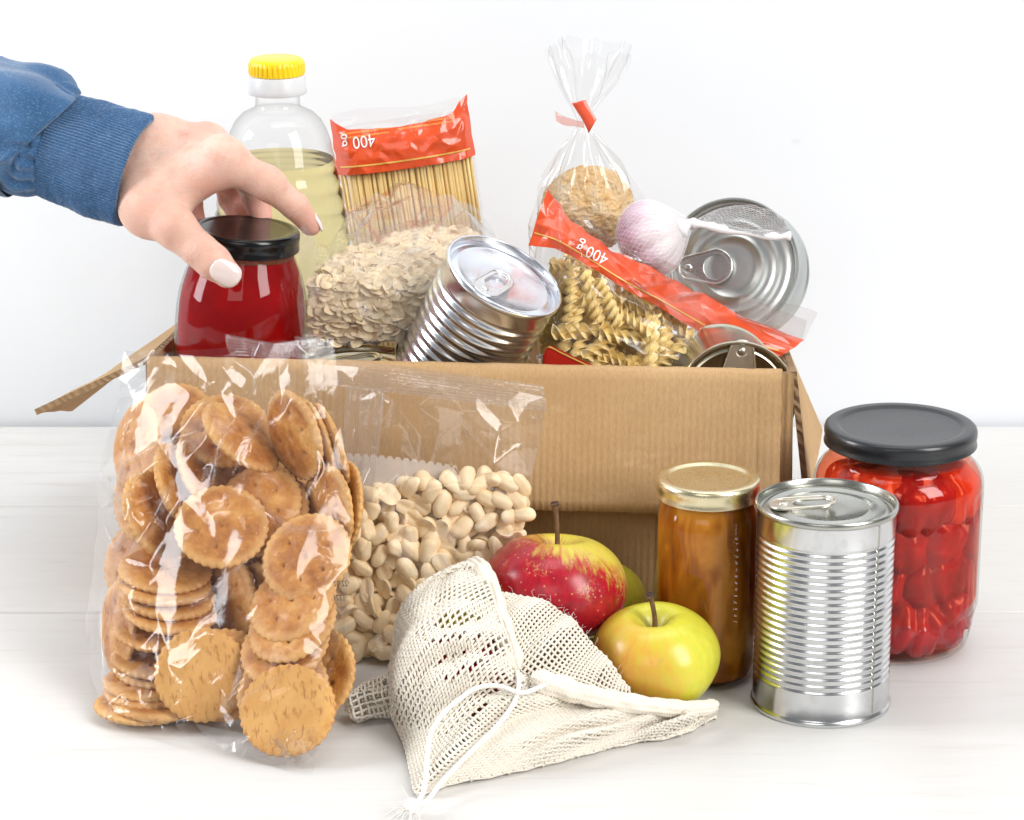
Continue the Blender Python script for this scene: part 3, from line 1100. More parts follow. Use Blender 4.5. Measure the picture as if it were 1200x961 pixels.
AP1 = at(650, 688, 0.030)
AP2 = at(768, 770, -0.006)
AP3 = at(699, 706, 0.078)
apple('red apple with yellow shoulder and russet marks, top of the mesh bag opening', AP1, 0.0365, 'apple_red', Matrix.Rotation(R(-10), 3, 'X') @ Matrix.Rotation(R(2), 3, 'Y') @ Matrix.Rotation(R(20), 3, 'Z'), 1.0, 0.031, 0.80)
apple('yellow green apple with orange blush, in front at the mesh bag opening', AP2, 0.0316, 'apple_yellow', Matrix.Rotation(R(6), 3, 'X') @ Matrix.Rotation(R(-3), 3, 'Y') @ Matrix.Rotation(R(40), 3, 'Z'), 2.3, 0.0225, 0.86)
apple('plain green apple mostly hidden behind the red and the yellow one', AP3, 0.0265, 'apple_green', Matrix.Rotation(R(-25), 3, 'X'), 4.0, 0, 0.9)
AP4 = at(548, 750, 0.000)
AP4.z = max(AP4.z, 0.031)
AP5 = at(546, 806, -0.036)
AP5.z = 0.0285
apple('green apple inside the mesh bag, seen through the netting', AP4, 0.0320, 'apple_green', Matrix.Rotation(R(50), 3, 'Y'), 5.0, 0)
apple('red apple inside the mesh bag, seen through the netting', AP5, 0.0275, 'apple_red', Matrix.Rotation(R(160), 3, 'X'), 6.0, 0)


# ------------------------------------------------------------------ round crackers
def cracker_mat():
    t = NT('baked_cracker')
    c = t.coord()
    oi = t.n('ShaderNodeObjectInfo')
    sh = t.n('ShaderNodeVectorMath', operation='ADD')
    cx_ = t.n('ShaderNodeCombineXYZ')
    t.l(t.math('MULTIPLY', oi.outputs['Random'], 9.0), cx_.inputs[0])
    t.l(t.math('MULTIPLY', oi.outputs['Random'], 5.3), cx_.inputs[2])
    t.l(c, sh.inputs[0])
    t.l(cx_.outputs[0], sh.inputs[1])
    cs = sh.outputs[0]
    n = t.noise(cs, 70, 5, 0.62)
    n1 = t.noise(cs, 900, 3, 0.6)
    blist = t.noise(cs, 240, 3, 0.5)
    col = t.ramp(n, [(0.32, (0.27, 0.080, 0.012)), (0.5, (0.48, 0.195, 0.038)), (0.68, (0.66, 0.36, 0.11))])
    xyz = t.sep(c)
    rr = t.math('SQRT', t.math('ADD', t.math('POWER', xyz[0], 2), t.math('POWER', xyz[1], 2)))
    edge = t.ramp(rr, [(0.0195, 0.0), (0.0235, 1.0)])
    col = t.mix(t.math('MULTIPLY', edge, 0.55), col, (0.72, 0.45, 0.18))
    col = t.mix(t.math('MULTIPLY', t.ramp(blist, [(0.6, 0.0), (0.75, 1.0)]), 0.6), col, (0.36, 0.13, 0.025))
    col = t.mix(t.math('MULTIPLY', oi.outputs['Random'], 0.40), col, (0.50, 0.20, 0.045))
    salt = t.ramp(n1, [(0.68, 0.0), (0.71, 1.0)])
    col = t.mix(t.math('MULTIPLY', salt, 0.7), col, (0.85, 0.75, 0.6))
    t.principled(col, 0.5, 0, t.bump(t.math('ADD', t.noise(c, 420, 4), t.math('MULTIPLY', n, 0.8)), 0.6, 0.0009), sss=0.05, sssr=(0.004, 0.002, 0.001), spec=0.5)
    return t.m


def cracker_back_mat():
    t = NT('streaked_cracker_base')
    c = t.coord()
    n = t.noise(t.coord(scale=(1, 0.32, 1)), 460, 3, 0.6, 0.5)
    n2 = t.noise(c, 70, 4)
    col = t.ramp(n2, [(0.3, (0.56, 0.27, 0.07)), (0.7, (0.68, 0.39, 0.13))])
    col = t.mix(t.math('MULTIPLY', t.ramp(n, [(0.55, 0.0), (0.66, 1.0)]), 0.7), col, (0.36, 0.14, 0.035))
    t.principled(col, 0.55, 0, t.bump(n, 0.3, 0.0006), sss=0.08, sssr=(0.004, 0.002, 0.001), spec=0.35)
    return t.m


M['cracker'] = cracker_mat()
M['cracker_base'] = cracker_back_mat()
CR = 0.0247


def cracker_mesh(seed, holes):
    """scalloped biscuit: domed top with prick holes, streaked base"""
    seg = 136
    rs = [0, 0.10, 0.17, 0.24, 0.31, 0.38, 0.45, 0.52, 0.59, 0.66, 0.73, 0.80, 0.86, 0.91, 0.95, 0.98, 1.0]
    V, F, mi = [], [], []

    def z_top(x, y, q):
        z = 0.0029 - 0.0013 * q ** 3
        if q > 0.9:
            z -= 0.0010 * ((q - 0.9) / 0.1) ** 2
        z += 0.00045 * noise.noise((x * 190 + seed, y * 190, seed)) + 0.0003 * noise.noise((x * 60 + seed, y * 60, 3 + seed))
        for hx, hy in holes:
            d = math.hypot(x - hx, y - hy)
            z -= 0.0024 * math.exp(-(d / 0.0010) ** 2) + 0.0006 * math.exp(-(d / 0.003) ** 2)
        return z
    rows = []
    for q in rs:
        row = []
        for k in range(seg if q else 1):
            a = 2 * math.pi * k / seg
            sc = CR * q * (1 + 0.020 * math.cos(a * 34) * smooth(0.86, 1.0, q))
            x, y = sc * math.cos(a), sc * math.sin(a)
            row.append(len(V))
            V.append((x, y, z_top(x, y, q)))
        rows.append(row)
    for q, z in ((1.0, -0.0004), (0.975, -0.0015), (0.92, -0.0021), (0.6, -0.0022), (0.3, -0.0021), (0, -0.0021)):
        row = []
        for k in range(seg if q else 1):
            a = 2 * math.pi * k / seg
            sc = CR * q * (1 + 0.020 * math.cos(a * 34) * smooth(0.86, 1.0, q))
            x, y = sc * math.cos(a), sc * math.sin(a)
            row.append(len(V))
            V.append((x, y, z + 0.0005 * noise.noise((x * 110, y * 110, seed + 9))))
        rows.append(row)
    for j, (A, B) in enumerate(zip(rows, rows[1:])):
        for k in range(seg):
            l = (k + 1) % seg
            if len(A) == 1:
                F.append((A[0], B[k], B[l]))
            elif len(B) == 1:
                F.append((A[k], B[0], A[l]))
            else:
                F.append((A[k], B[k], B[l], A[l]))
            mi.append(1 if j > len(rs) else 0)
    # bend a little
    V = [(x, y, z + 0.25 * (x * x - y * y)) for x, y, z in V]
    return V, F, mi


HOLES = [(0, 0)] + [(0.0130 * math.cos(R(a + 12)), 0.0130 * math.sin(R(a + 12))) for a in range(0, 360, 60)]
crk = []
for sd in (0.3, 1.7, 3.1):
    V, F, mi = cracker_mesh(sd, HOLES)
    o = mesh('cracker', V, F, None, mats=[M['cracker'], M['cracker_base']], mi=mi)
    crk.append(o)

# bag plane: front face of the cracker bag, three corners on real spots
BL = onz(134, 852, 0.002)
BRt = onz(366, 906, 0.002)
TLc = at(152, 414, 0.092)
TRc = at(388, 398, 0.078)
PN = (BRt - BL).cross(TLc - BL).normalized()


def in_bag(px, py, d):
    """point on the sight line, d metres behind the bag's front face"""
    r_ = ray(px, py)
    t = (BL - CAM).dot(PN) / r_.dot(PN)
    return CAM + r_ * t + r_.normalized() * d


CRK = [  # px, py, depth, normal (right, up, to camera), label
    (257, 624, .010, (.06, .52, .85), 'large round cracker with prick holes facing front in the middle of the bag'),
    (238, 791, .008, (.12, .22, .96), 'streaked round cracker facing front near the bag bottom'),
    (334, 832, .006, (-.12, .42, .9), 'mottled round cracker at the bottom corner of the bag, beside the mesh bag'),
    (327, 806, .016, (-.25, .5, .82), 'cracker tucked directly behind the mottled bottom corner one'),
    (342, 768, .018, (-.33, .6, .72), 'third cracker up in the slanting fan beside the mesh bag'), (350, 741, .020, (-.36, .6, .70), 'fourth cracker up in the slanting fan beside the mesh bag'), (352, 715, .022, (-.38, .55, .72), 'cracker in the fan below the wide cracker beside the peanut bag'),
    (336, 702, .026, (-.42, .45, .78), 'cracker leaning in the fan of crackers next to the peanuts, half covered'),
    (368, 664, .024, (-.3, .42, .85), 'wide cracker facing up at the top of the fan beside the peanut bag'),
    (306, 704, .034, (-.72, .12, .68), None), (264, 706, .040, (-.75, .05, .65), None),
    (184, 607, .012, (.74, .34, .57), 'cracker standing on edge below the white glare on the bag'),
    (213, 570, .018, (.86, .36, .36), 'cracker on edge just left of the large front one, seen almost side on'), (250, 544, .022, (.80, .42, .42), 'cracker on edge above the large front one, leaning outward'),
    (291, 521, .020, (.62, .68, .38), 'crisp edged cracker slanting upwards near the bag middle top'),
    (300, 583, .022, (-.28, .48, .83), 'cracker right behind the large front one'),
    (320, 592, .030, (-.36, .46, .8), 'cracker peeking out behind the pair at the bag middle'), (340, 606, .038, (-.4, .4, .8), None),
    (338, 521, .018, (-.78, -.28, .56), 'cracker standing on edge, first of the upright trio at the bag top'),
    (361, 528, .022, (-.88, -.32, .34), 'middle cracker of the upright trio at the bag top'),
    (378, 536, .026, (-.90, -.33, .28), 'last cracker of the upright trio, nearest the peanut bag'),
    (377, 596, .028, (-.84, -.08, .54), 'cracker on edge below the upright trio, next to the peanut bag'), (394, 585, .034, (-.9, .1, .42), None),
    (190, 492, .032, (-.2, .5, .84), 'pale cracker lying flat behind the film at the top of the bag'),
    (258, 499, .030, (.1, .62, .78), 'golden cracker in the light at the top middle of the bag'),
    (170, 528, .026, (-.8, .1, .6), None), (174, 572, .040, (-.6, .1, .8), None),
    (193, 666, .018, (.10, .90, .42), 'topmost cracker of the flat stack at the bag side'),
    (197, 682, .020, (.10, .92, .38), 'second cracker from the top of the flat stack at the bag side'), (190, 707, .020, (.12, .90, .42), 'third cracker from the top of the flat stack at the bag side'), (192, 729, .020, (.12, .92, .36), 'fourth cracker from the top of the flat stack at the bag side'),
    (180, 749, .022, (.06, .92, .38), 'fifth cracker from the top of the flat stack at the bag side'), (176, 766, .024, (.06, .93, .34), 'sixth cracker from the top of the flat stack at the bag side'), (178, 783, .024, (.06, .93, .34), 'fifth cracker up from the bottom of the flat stack'),
    (174, 800, .024, (.06, .94, .30), 'fourth cracker up from the bottom of the flat stack'), (176, 815, .024, (.05, .94, .30), 'third cracker up from the bottom of the flat stack'), (172, 827, .024, (.05, .94, .28), 'cracker just above the bottom one of the flat stack'), (185, 838, .024, (.05, .95, .26), 'bottom cracker of the flat stack, lying on the bag floor'),
    (148, 742, .030, (-.88, .05, .46), 'cracker upright against the outer side of the bag, beside the flat stack'),
    (264, 842, .030, (.0, .3, .95), None), (366, 788, .030, (-.5, .3, .8), None), (300, 640, .045, (.1, .3, .95), None),
    (240, 655, .050, (.3, .3, .9), None), (210, 640, .052, (.1, .4, .9), None), (300, 760, .050, (-.4, .4, .8), None), (270, 770, .052, (0, .4, .9), None),
    (360, 640, .046, (-.4, .4, .8), None), (205, 540, .050, (.2, .3, .9), None), (300, 545, .048, (0, .3, .95), None), (170, 650, .050, (-.5, .2, .8), None),
]
def unpile():
    """nudge the biscuits apart where two would run through each other; the ones nearest the film stay put"""
    pos, rot = [], []
    for i, (px, py, d, n, lab) in enumerate(CRK):
        nn = camdir(*n)
        p = in_bag(px, py, d)
        p.z = max(p.z, CR * math.sqrt(max(0, 1 - nn.z ** 2)) + 0.004)
        pos.append(np.array(p))
        rot.append(np.array(nn))
    pos, rot = np.array(pos), np.array(rot)
    pos0 = pos.copy()
    dep = np.array([c[2] for c in CRK])
    T = 0.0047
    smp = []
    for q in (0, 0.45, 0.8, 1.0):
        for a in np.linspace(0, 2 * math.pi, 12 if q else 1, endpoint=False):
            smp.append((q * CR * math.cos(a), q * CR * math.sin(a)))
    smp = np.array(smp)
    ex = np.cross(rot, np.array((0.31, 0.2, 0.93)))
    ex /= np.linalg.norm(ex, axis=1)[:, None]
    ey = np.cross(rot, ex)
    for it in range(60):
        pts = pos[:, None] + smp[None, :, :1] * ex[:, None] + smp[None, :, 1:] * ey[:, None]
        mv = np.zeros_like(pos)
        for b in range(len(pos)):
            q = pts - pos[b]
            h = q @ rot[b]
            rr = np.sqrt(np.maximum(0, (q * q).sum(-1) - h * h))
            pen = np.where((rr < CR * 0.97) & (np.abs(h) < T), T - np.abs(h), 0)
            pen[b] = 0
            k = pen.argmax(1)
            for a in np.nonzero(pen.max(1) > 0)[0]:
                s = 1.0 if h[a].mean() > 0 else -1.0
                amt = pen[a, k[a]] * 0.35 * s * rot[b]
                wa = 0.2 if dep[a] < dep[b] else 0.8
                mv[a] += amt * wa
                mv[b] -= amt * (1 - wa)
        L = np.linalg.norm(mv, axis=1)
        mv *= np.minimum(1, 0.0012 / np.maximum(L, 1e-9))[:, None]
        pos += mv
        off = pos - pos0
        lat = off @ np.array(CX)
        pos -= np.clip(np.abs(lat) - 0.0035, 0, None)[:, None] * np.sign(lat)[:, None] * np.array(CX)
        ver = off @ np.array(CU)
        pos -= np.clip(np.abs(ver) - 0.0050, 0, None)[:, None] * np.sign(ver)[:, None] * np.array(CU)
        dpt = (pos - pos0) @ np.array(CF)
        pos -= np.clip(-dpt - 0.004, 0, None)[:, None] * -np.array(CF)
        for i in range(len(pos)):
            pos[i, 2] = max(pos[i, 2], CR * math.sqrt(max(0, 1 - rot[i][2] ** 2)) + 0.004)
    return pos


CPOS = unpile()
for i, (px, py, d, n, lab) in enumerate(CRK):
    src = crk[i % 3]
    if i < 3:
        o = src
    else:
        o = src.copy()
        COL.objects.link(o)
    nn = camdir(*n)
    sp = random.uniform(0, 6.28)
    m3 = basis(nn, CU, sp if i not in (0,) else 0.1)
    if i == 1 or i == 2:
        m3 = m3 @ Matrix.Rotation(math.pi, 3, 'X')      # base towards us
        m3 = basis(nn, CU, 0.15) @ Matrix.Rotation(math.pi, 3, 'X')
    p = Vector(CPOS[i])
    o.matrix_basis = Matrix.Translation(p) @ m3.to_4x4()
    tag(o, lab or 'golden cracker mostly covered by other crackers deeper in the clear bag', 'cracker', 'crackers in the clear bag')


# ------------------------------------------------------------------ peanuts
def nut_mat():
    t = NT('blanched_peanut')
    c = t.coord()
    n = t.noise(c, 170, 4, 0.6)
    n2 = t.noise(t.coord(scale=(0.3, 1, 1)), 900, 3)
    oi = t.n('ShaderNodeObjectInfo')
    col = t.ramp(n, [(0.3, (0.93, 0.70, 0.42)), (0.55, (0.97, 0.81, 0.57)), (0.75, (0.98, 0.88, 0.70))])
    col = t.mix(t.math('MULTIPLY', oi.outputs['Random'], 0.55), col, (0.90, 0.66, 0.36))
    t.principled(col, 0.42, 0, t.bump(t.math('ADD', n2, t.math('MULTIPLY', n, 0.7)), 0.16, 0.0006), spec=0.4)
    return t.m


M['nut'] = nut_mat()


def nut_mesh(kind):
    V, F = lathe([(math.sin(t), -math.cos(t)) for t in np.linspace(0, math.pi, 15)], 20)
    out = []
    for x, y, z in V:
        x, y, z = z, x, y                                  # long axis on x
        tap = (1 - 0.07 * x) * (1 + 0.22 * x * x)
        y *= 0.0055 * tap
        z *= 0.0052 * tap
        X = x * 0.0092
        if kind == 1:                                       # half kernel: flat face with a channel
            if z < 0:
                z = z * 0.10 + 0.0015 * math.exp(-(y / 0.0013) ** 2) * (1 - abs(x) ** 3)
        else:                                              # whole: seam round the long way, nib at the tip
            z *= 1 - 0.16 * math.exp(-(y / 0.0007) ** 2)
            y *= 1 - 0.10 * math.exp(-(z / 0.0008) ** 2)
            if x > 0.9:
                X += 0.0007
        k = 1 + 0.13 * noise.noise((X * 150 + kind * 3, y * 150, z * 150))
        out.append((X * k, y * k, z * k))
    return out, F


nuts = [mesh('peanut', *nut_mesh(k), M['nut']) for k in (0, 1, 1)]
for v in nuts[2].data.vertices:
    v.co.x *= 0.86
    v.co.y *= 1.08
    v.co.z += 9 * v.co.x ** 2
PB_L, PB_R = onz(398, 772, 0.0), at(600, 770, 0.046)
PBL = at(392, 770, 0.050)
PBR = at(585, 770, 0.040)
PTL = at(392, 422, 0.088)
PNN = (PBR - PBL).cross(PTL - PBL).normalized()


def in_nutbag(px, py, d):
    r_ = ray(px, py)
    t = (PBL - CAM).dot(PNN) / r_.dot(PNN)
    return CAM + r_ * t + r_.normalized() * d


def scatter_px(poly, rad, n, rng, tries=9000):
    """dart throwing inside a polygon of picture points (a region of the bag face)"""
    xs = [p[0] for p in poly]
    ys = [p[1] for p in poly]

    def inside(x, y):
        c = False
        for (x0, y0), (x1, y1) in zip(poly, poly[1:] + poly[:1]):
            if (y0 > y) != (y1 > y) and x < (x1 - x0) * (y - y0) / (y1 - y0) + x0:
                c = not c
        return c
    P = []
    for _ in range(tries):
        x, y = rng.uniform(min(xs), max(xs)), rng.uniform(min(ys), max(ys))
        if inside(x, y) and all((x - a) ** 2 + (y - b) ** 2 > rad * rad for a, b in P):
            P.append((x, y))
            if len(P) >= n:
                break
    return P


NUTPOLY = [(398, 590), (440, 575), (500, 562), (560, 560), (617, 566), (612, 610), (600, 660), (580, 730), (560, 762), (480, 770), (400, 768), (396, 690)]
npl = []
for layer, (d0, rr) in enumerate(((0.0060, 15.8), (0.0115, 16.2), (0.0185, 18))):
    for x, y in scatter_px(NUTPOLY, rr, 125, RNG):
        npl.append((x, y, d0 + RNG.uniform(-0.0012, 0.0022)))
print('peanuts', len(npl))
for i, (x, y, d) in enumerate(npl[:300]):
    o = nuts[i % 3]
    if i >= 3:
        o = o.copy()
        COL.objects.link(o)
    p = in_nutbag(x, y, d)
    p.z = max(p.z, 0.007)
    face = (PNN if RNG.random() < 0.8 else -PNN)
    nn = (face + Vector(RNG.normal(0, 0.45, 3))).normalized()
    m = basis(nn, CU, RNG.uniform(0, 6.28)).to_4x4()
    if i % 3 and RNG.random() < 0.55:
        m = m @ Matrix.Rotation(math.pi, 4, 'X')
    s = RNG.uniform(0.70, 0.98)
    o.matrix_basis = Matrix.Translation(p) @ m @ Matrix.Scale(s, 4)
    tag(o, 'pale blanched peanut packed in the clear peanut bag', 'peanut', 'peanuts in the clear bag')


# ------------------------------------------------------------------ rolled oats
def oat_mat():
    t = NT('rolled_oat')
    c = t.coord()
    n = t.noise(t.coord(scale=(0.35, 1, 1)), 1000, 3, 0.6)
    n1 = t.noise(c, 160, 3)
    oi = t.n('ShaderNodeObjectInfo')
    col = t.ramp(n1, [(0.3, (0.93, 0.72, 0.44)), (0.7, (0.98, 0.86, 0.63))])
    col = t.mix(t.math('MULTIPLY', t.ramp(n, [(0.52, 0.0), (0.7, 1.0)]), 0.5), col, (0.50, 0.32, 0.155))
    col = t.mix(t.math('MULTIPLY', oi.outputs['Random'], 0.3), col, (0.66, 0.46, 0.24))
    t.principled(col, 0.6, 0, t.bump(n, 0.3, 0.0004), spec=0.3)
    return t.m


M['oat'] = oat_mat()


def oat_mesh(seed, lo=False):
    nu, nv = (7, 5) if lo else (11, 7)
    V = []
    for s in (1, -1):
        for j in range(nv):
            for i in range(nu):
                a, b = -1 + 2 * i / (nu - 1), -1 + 2 * j / (nv - 1)
                x = a * math.sqrt(1 - 0.5 * b * b)
                y = b * math.sqrt(1 - 0.5 * a * a)
                e = max(0, 1 - x * x - y * y)
                z = s * 0.00055 * math.sqrt(e) - 0.00045 * math.exp(-(y / 0.13) ** 2) * (1 if s > 0 else 0.2) * e
                bend = 0.0002 * (x * x * math.sin(seed) + y * y * math.cos(seed * 1.7)) + 0.0005 * noise.noise((x * 1.6 + seed, y * 1.6, seed))
                rag = 1 + 0.14 * noise.noise((math.atan2(y, x) * 1.2, seed * 2.0, 0))
                V.append((x * 0.0049 * rag, y * 0.0037 * rag, z + bend))
    n = nu * nv
    F = grid_faces(nu, nv, 0) + grid_faces(nu, nv, n, True)
    return V, F


OATPOLY = [(368, 330), (395, 300), (430, 290), (480, 272), (540, 268), (575, 290), (560, 330), (530, 360), (500, 400), (462, 395), (400, 402), (366, 400)]


def oat_pt(px, py, d):
    # front face of the oat bag: upright below, leaning back above row 330
    y = 0.166 + 0.0022 * max(0, 330 - py) * 0.55 + 0.012 * (1 - math.cos(max(-1, min(1, (px - 470) / 105)) * 1.3))
    return at(px, py, y + d)


oats = [mesh('oat_flake', *oat_mesh(s), M['oat']) for s in (0.4, 1.9, 3.3, 5.0)]
op = [(x, y, 0.004 + RNG.uniform(0, 0.002)) for x, y in scatter_px(OATPOLY, 7.2, 300, RNG, 14000)]
print('oats', len(op))


def oat_matrix(x, y, d, flat=0.27):
    p = oat_pt(x, y, d)
    up = smooth(350, 300, y)
    nn = (camdir(-0.1, 0.15 + 0.75 * up, 1) + Vector(RNG.normal(0, flat, 3))).normalized()
    if y > 372 and RNG.random() < 0.7:                    # lower ones lie on edge
        nn = (camdir(0, 0.9, 0.35) + Vector(RNG.normal(0, 0.25, 3))).normalized()
    return Matrix.Translation(p) @ basis(nn, CU, RNG.uniform(-0.9, 0.9)).to_4x4() @ Matrix.Scale(RNG.uniform(0.8, 1.12), 4)


for i, (x, y, d) in enumerate(op):
    o = oats[i % 4]
    if i >= 4:
        o = o.copy()
        COL.objects.link(o)
    o.matrix_basis = oat_matrix(x, y, d)
    tag(o, 'beige rolled oat flake lying against the film of the oat bag', 'oat flake', 'oat flakes in the clear bag')
mb = MB()
lo = [oat_mesh(s, True) for s in (0.4, 1.9, 3.3, 5.0)]
for layer in range(4):
    for x, y in scatter_px(OATPOLY, 6.6, 420, RNG, 9000):
        m = oat_matrix(x, y, 0.006 + layer * 0.003 + RNG.uniform(0, 0.002), 0.6)
        v, f = lo[int(RNG.integers(4))]
        mb.add([m @ Vector(q) for q in v], f)
tag(mb.build('oat_flakes', M['oat']), 'mass of beige rolled oats deeper inside the oat bag', 'oats', kind='stuff')


# ------------------------------------------------------------------ spiral pasta
def pasta_mat():
    t = NT('durum_pasta')
    c = t.coord()
    n = t.noise(c, 120, 4, 0.6)
    oi = t.n('ShaderNodeObjectInfo')
    col = t.ramp(n, [(0.3, (0.98, 0.74, 0.28)), (0.7, (0.99, 0.84, 0.46))])
    col = t.mix(t.math('MULTIPLY', oi.outputs['Random'], 0.4), col, (0.96, 0.74, 0.38))
    t.principled(col, 0.40, 0, t.bump(t.noise(c, 900, 3), 0.12, 0.0003), spec=0.4)
    return t.m


M['pasta'] = pasta_mat()


def fusillo(L=0.034, rad=0.0054, turns=2.1, seed=0.0):
    V, F = [], []
    n = 30
    for b in range(3):
        base = len(V)
        for i in range(n + 1):
            f = i / n
            a = 2 * math.pi * (turns * f + b / 3) + 0.25 * math.sin(f * 5 + seed)
            z = (f - 0.5) * L
            rr = rad * (0.9 + 0.12 * math.sin(f * 11 + seed + b * 2))
            bend = 0.0016 * math.sin(f * math.pi + seed)
            ca, sa = math.cos(a), math.sin(a)
            prof = [(0.0004, 0.0005), (rr * 0.55, 0.00055), (rr * 0.92, 0.00035), (rr, 0.0), (rr * 0.92, -0.00035), (rr * 0.55, -0.00055), (0.0004, -0.0005)]
            for r_, t_ in prof:
                # lips lag behind the core so the edge waves
                lag = 0.0013 * (r_ / rad) ** 2
                V.append((r_ * ca - t_ * sa + bend, r_ * sa + t_ * ca, z + lag))
        m = 7
        for i in range(n):
            for k in range(m - 1):
                a0 = base + i * m + k
                F.append((a0, a0 + 1, a0 + m + 1, a0 + m))
        F.append(tuple(base + k for k in range(m)))
        F.append(tuple(base + n * m + k for k in range(m))[::-1])
    return V, F


fus = []
for sd, tr in ((0.2, 2.0), (1.9, 2.25), (3.6, 1.85)):
    o = mesh('fusilli_pasta', *fusillo(seed=sd, turns=tr), M['pasta'])
    fus.append(o)
FUSPOLY = [(668, 342), (700, 338), (728, 362), (762, 390), (785, 408), (780, 440), (665, 446), (655, 415), (668, 380)]


FUSIN2 = [(648, 300), (700, 310), (740, 336), (785, 366), (808, 396), (800, 470), (640, 470), (636, 415), (648, 372)]
FUSIN = [(650, 318), (700, 322), (735, 350), (770, 378), (815, 398), (800, 470), (640, 470), (640, 420), (662, 372)]


def in_poly(poly, x, y):
    c = False
    for (x0, y0), (x1, y1) in zip(poly, poly[1:] + poly[:1]):
        if (y0 > y) != (y1 > y) and x < (x1 - x0) * (y - y0) / (y1 - y0) + x0:
            c = not c
    return c


def fus_pt(px, py, d):
    return at(px, py, 0.158 + 0.02 * (1 - math.cos((px - 720) / 110)) + d)


FP = []
FUSBACK = [(652, 305), (700, 312), (740, 335), (790, 365), (812, 400), (790, 440), (650, 446), (640, 415), (650, 370)]
for layer, (d, rr) in enumerate(((0.010, 20), (0.027, 19), (0.038, 21))):
    for x, y in scatter_px(FUSBACK if layer else FUSPOLY, rr, 60, RNG):
        FP.append((x, y, d + RNG.uniform(-0.002, 0.003)))
print('fusilli', len(FP))
k = 0
for x, y, d in FP:
    pg = FUSIN2 if d > 0.02 else FUSIN
    for _ in range(60):                                 # keep each piece inside the packet's outline
        a = RNG.uniform(0, math.pi)
        dx_, dy_ = 27 * math.cos(a), -27 * math.sin(a)
        if in_poly(pg, x + dx_, y + dy_) and in_poly(pg, x - dx_, y - dy_):
            break
    else:
        continue
    o = fus[k % 3]
    if k >= 3:
        o = o.copy()
        COL.objects.link(o)
    k += 1
    ax = camdir(math.cos(a), math.sin(a), RNG.uniform(-0.3, 0.3))
    o.matrix_basis = Matrix.Translation(fus_pt(x, y, d)) @ basis(ax, CF, RNG.uniform(0, 6.28)).to_4x4() @ Matrix.Scale(RNG.uniform(0.88, 1.05), 4)
    tag(o, 'yellow spiral pasta piece inside the orange banded packet', 'pasta', 'spiral pasta in the packet')


# ------------------------------------------------------------------ spaghetti in an upright packet
sp = thing('spaghetti_packet', 'tall clear packet of spaghetti with orange red printed band', 'packet', (at(536, 250, 0.325).x, 0.325, 0.002),
           Matrix.Rotation(R(-8.3), 3, 'Y') @ Matrix.Rotation(R(-3), 3, 'X'))
sp_m = sp.matrix_basis
def spag_mat():
    t = NT('spaghetti_durum')
    n = t.noise(t.coord(scale=(1, 1, 0.05)), 500, 3, 0.6)
    n2 = t.noise(t.coord(), 40, 3)
    oi = t.n('ShaderNodeObjectInfo')
    col = t.ramp(n2, [(0.3, (0.88, 0.58, 0.18)), (0.7, (0.94, 0.72, 0.30))])
    col = t.mix(t.math('MULTIPLY', n, 0.3), col, (0.90, 0.72, 0.38))
    col = t.mix(t.math('MULTIPLY', oi.outputs['Random'], 0.4), col, (0.80, 0.50, 0.15))
    t.principled(col, 0.4, 0)
    return t.m
M['spag'] = spag_mat()
V, F = tube([(0, 0, z) for z in np.linspace(0.004, 0.226, 5)], 0.00108, 7)
spag = mesh('spaghetti_strand', V, F, M['spag'])
HW = 0.0415
k = 0
for layer in range(3):
    for i in range(46):
        x = -HW + 0.0030 + (2 * HW - 0.006) * (i + 0.5 * (layer % 2) + RNG.uniform(-.18, .18)) / 45.5
        prof_d = 0.0135 * math.sqrt(max(0.02, 1 - (x / HW) ** 2))
        y = -prof_d + 0.0016 + layer * 0.0014 + RNG.uniform(-0.0005, 0.0005)
        o = spag if k == 0 else spag.copy()
        if k:
            COL.objects.link(o)
        k += 1
        o.matrix_basis = sp_m @ Matrix.Translation((x, y, RNG.uniform(-0.003, 0.003))) @ Matrix.Rotation(RNG.normal(0, 0.006), 4, 'Y') @ Matrix.Rotation(RNG.normal(0, 0.003), 4, 'X')
        tag(o, 'straight golden spaghetti strand standing in the tall packet', 'spaghetti', 'spaghetti strands in the packet')


# ------------------------------------------------------------------ bread roll and garlic
def bread_mat():
    t = NT('bread_crust')
    c = t.coord()
    n = t.noise(c, 110, 6, 0.7)
    n2 = t.noise(c, 240, 5, 0.75)
    col = t.ramp(n, [(0.30, (0.58, 0.26, 0.07)), (0.45, (0.92, 0.60, 0.28)), (0.7, (0.96, 0.78, 0.52))])
    col = t.mix(t.math('MULTIPLY', t.ramp(n2, [(0.58, 0.0), (0.70, 1.0)]), 0.8), col, (0.26, 0.10, 0.03))
    t.principled(col, 0.75, 0, t.bump(t.math('ADD', n, n2), 0.9, 0.004), spec=0.2)
    return t.m


M['bread'] = bread_mat()
BC = at(690, 244, 0.270)
BRr = 0.0275
V, F = lathe([(math.sin(t), -math.cos(t)) for t in np.linspace(0, math.pi, 130)], 190)
out = []
for v in V:
    p = Vector(v)
    kf = 1 + 0.05 * noise.noise(p * 1.6) + 0.045 * noise.noise(p * 5) + 0.035 * noise.noise(p * 13) + 0.030 * noise.noise(p * 26) + 0.022 * noise.noise(p * 55)
    out.append((p.x * BRr * kf, p.y * BRr * kf, p.z * BRr * 0.92 * kf))
bun = mesh('bread_roll', out, F, M['bread'])
bun.location = BC
tag(bun, 'round brown bread roll with coarse crust inside the tied cellophane bag', 'bread')


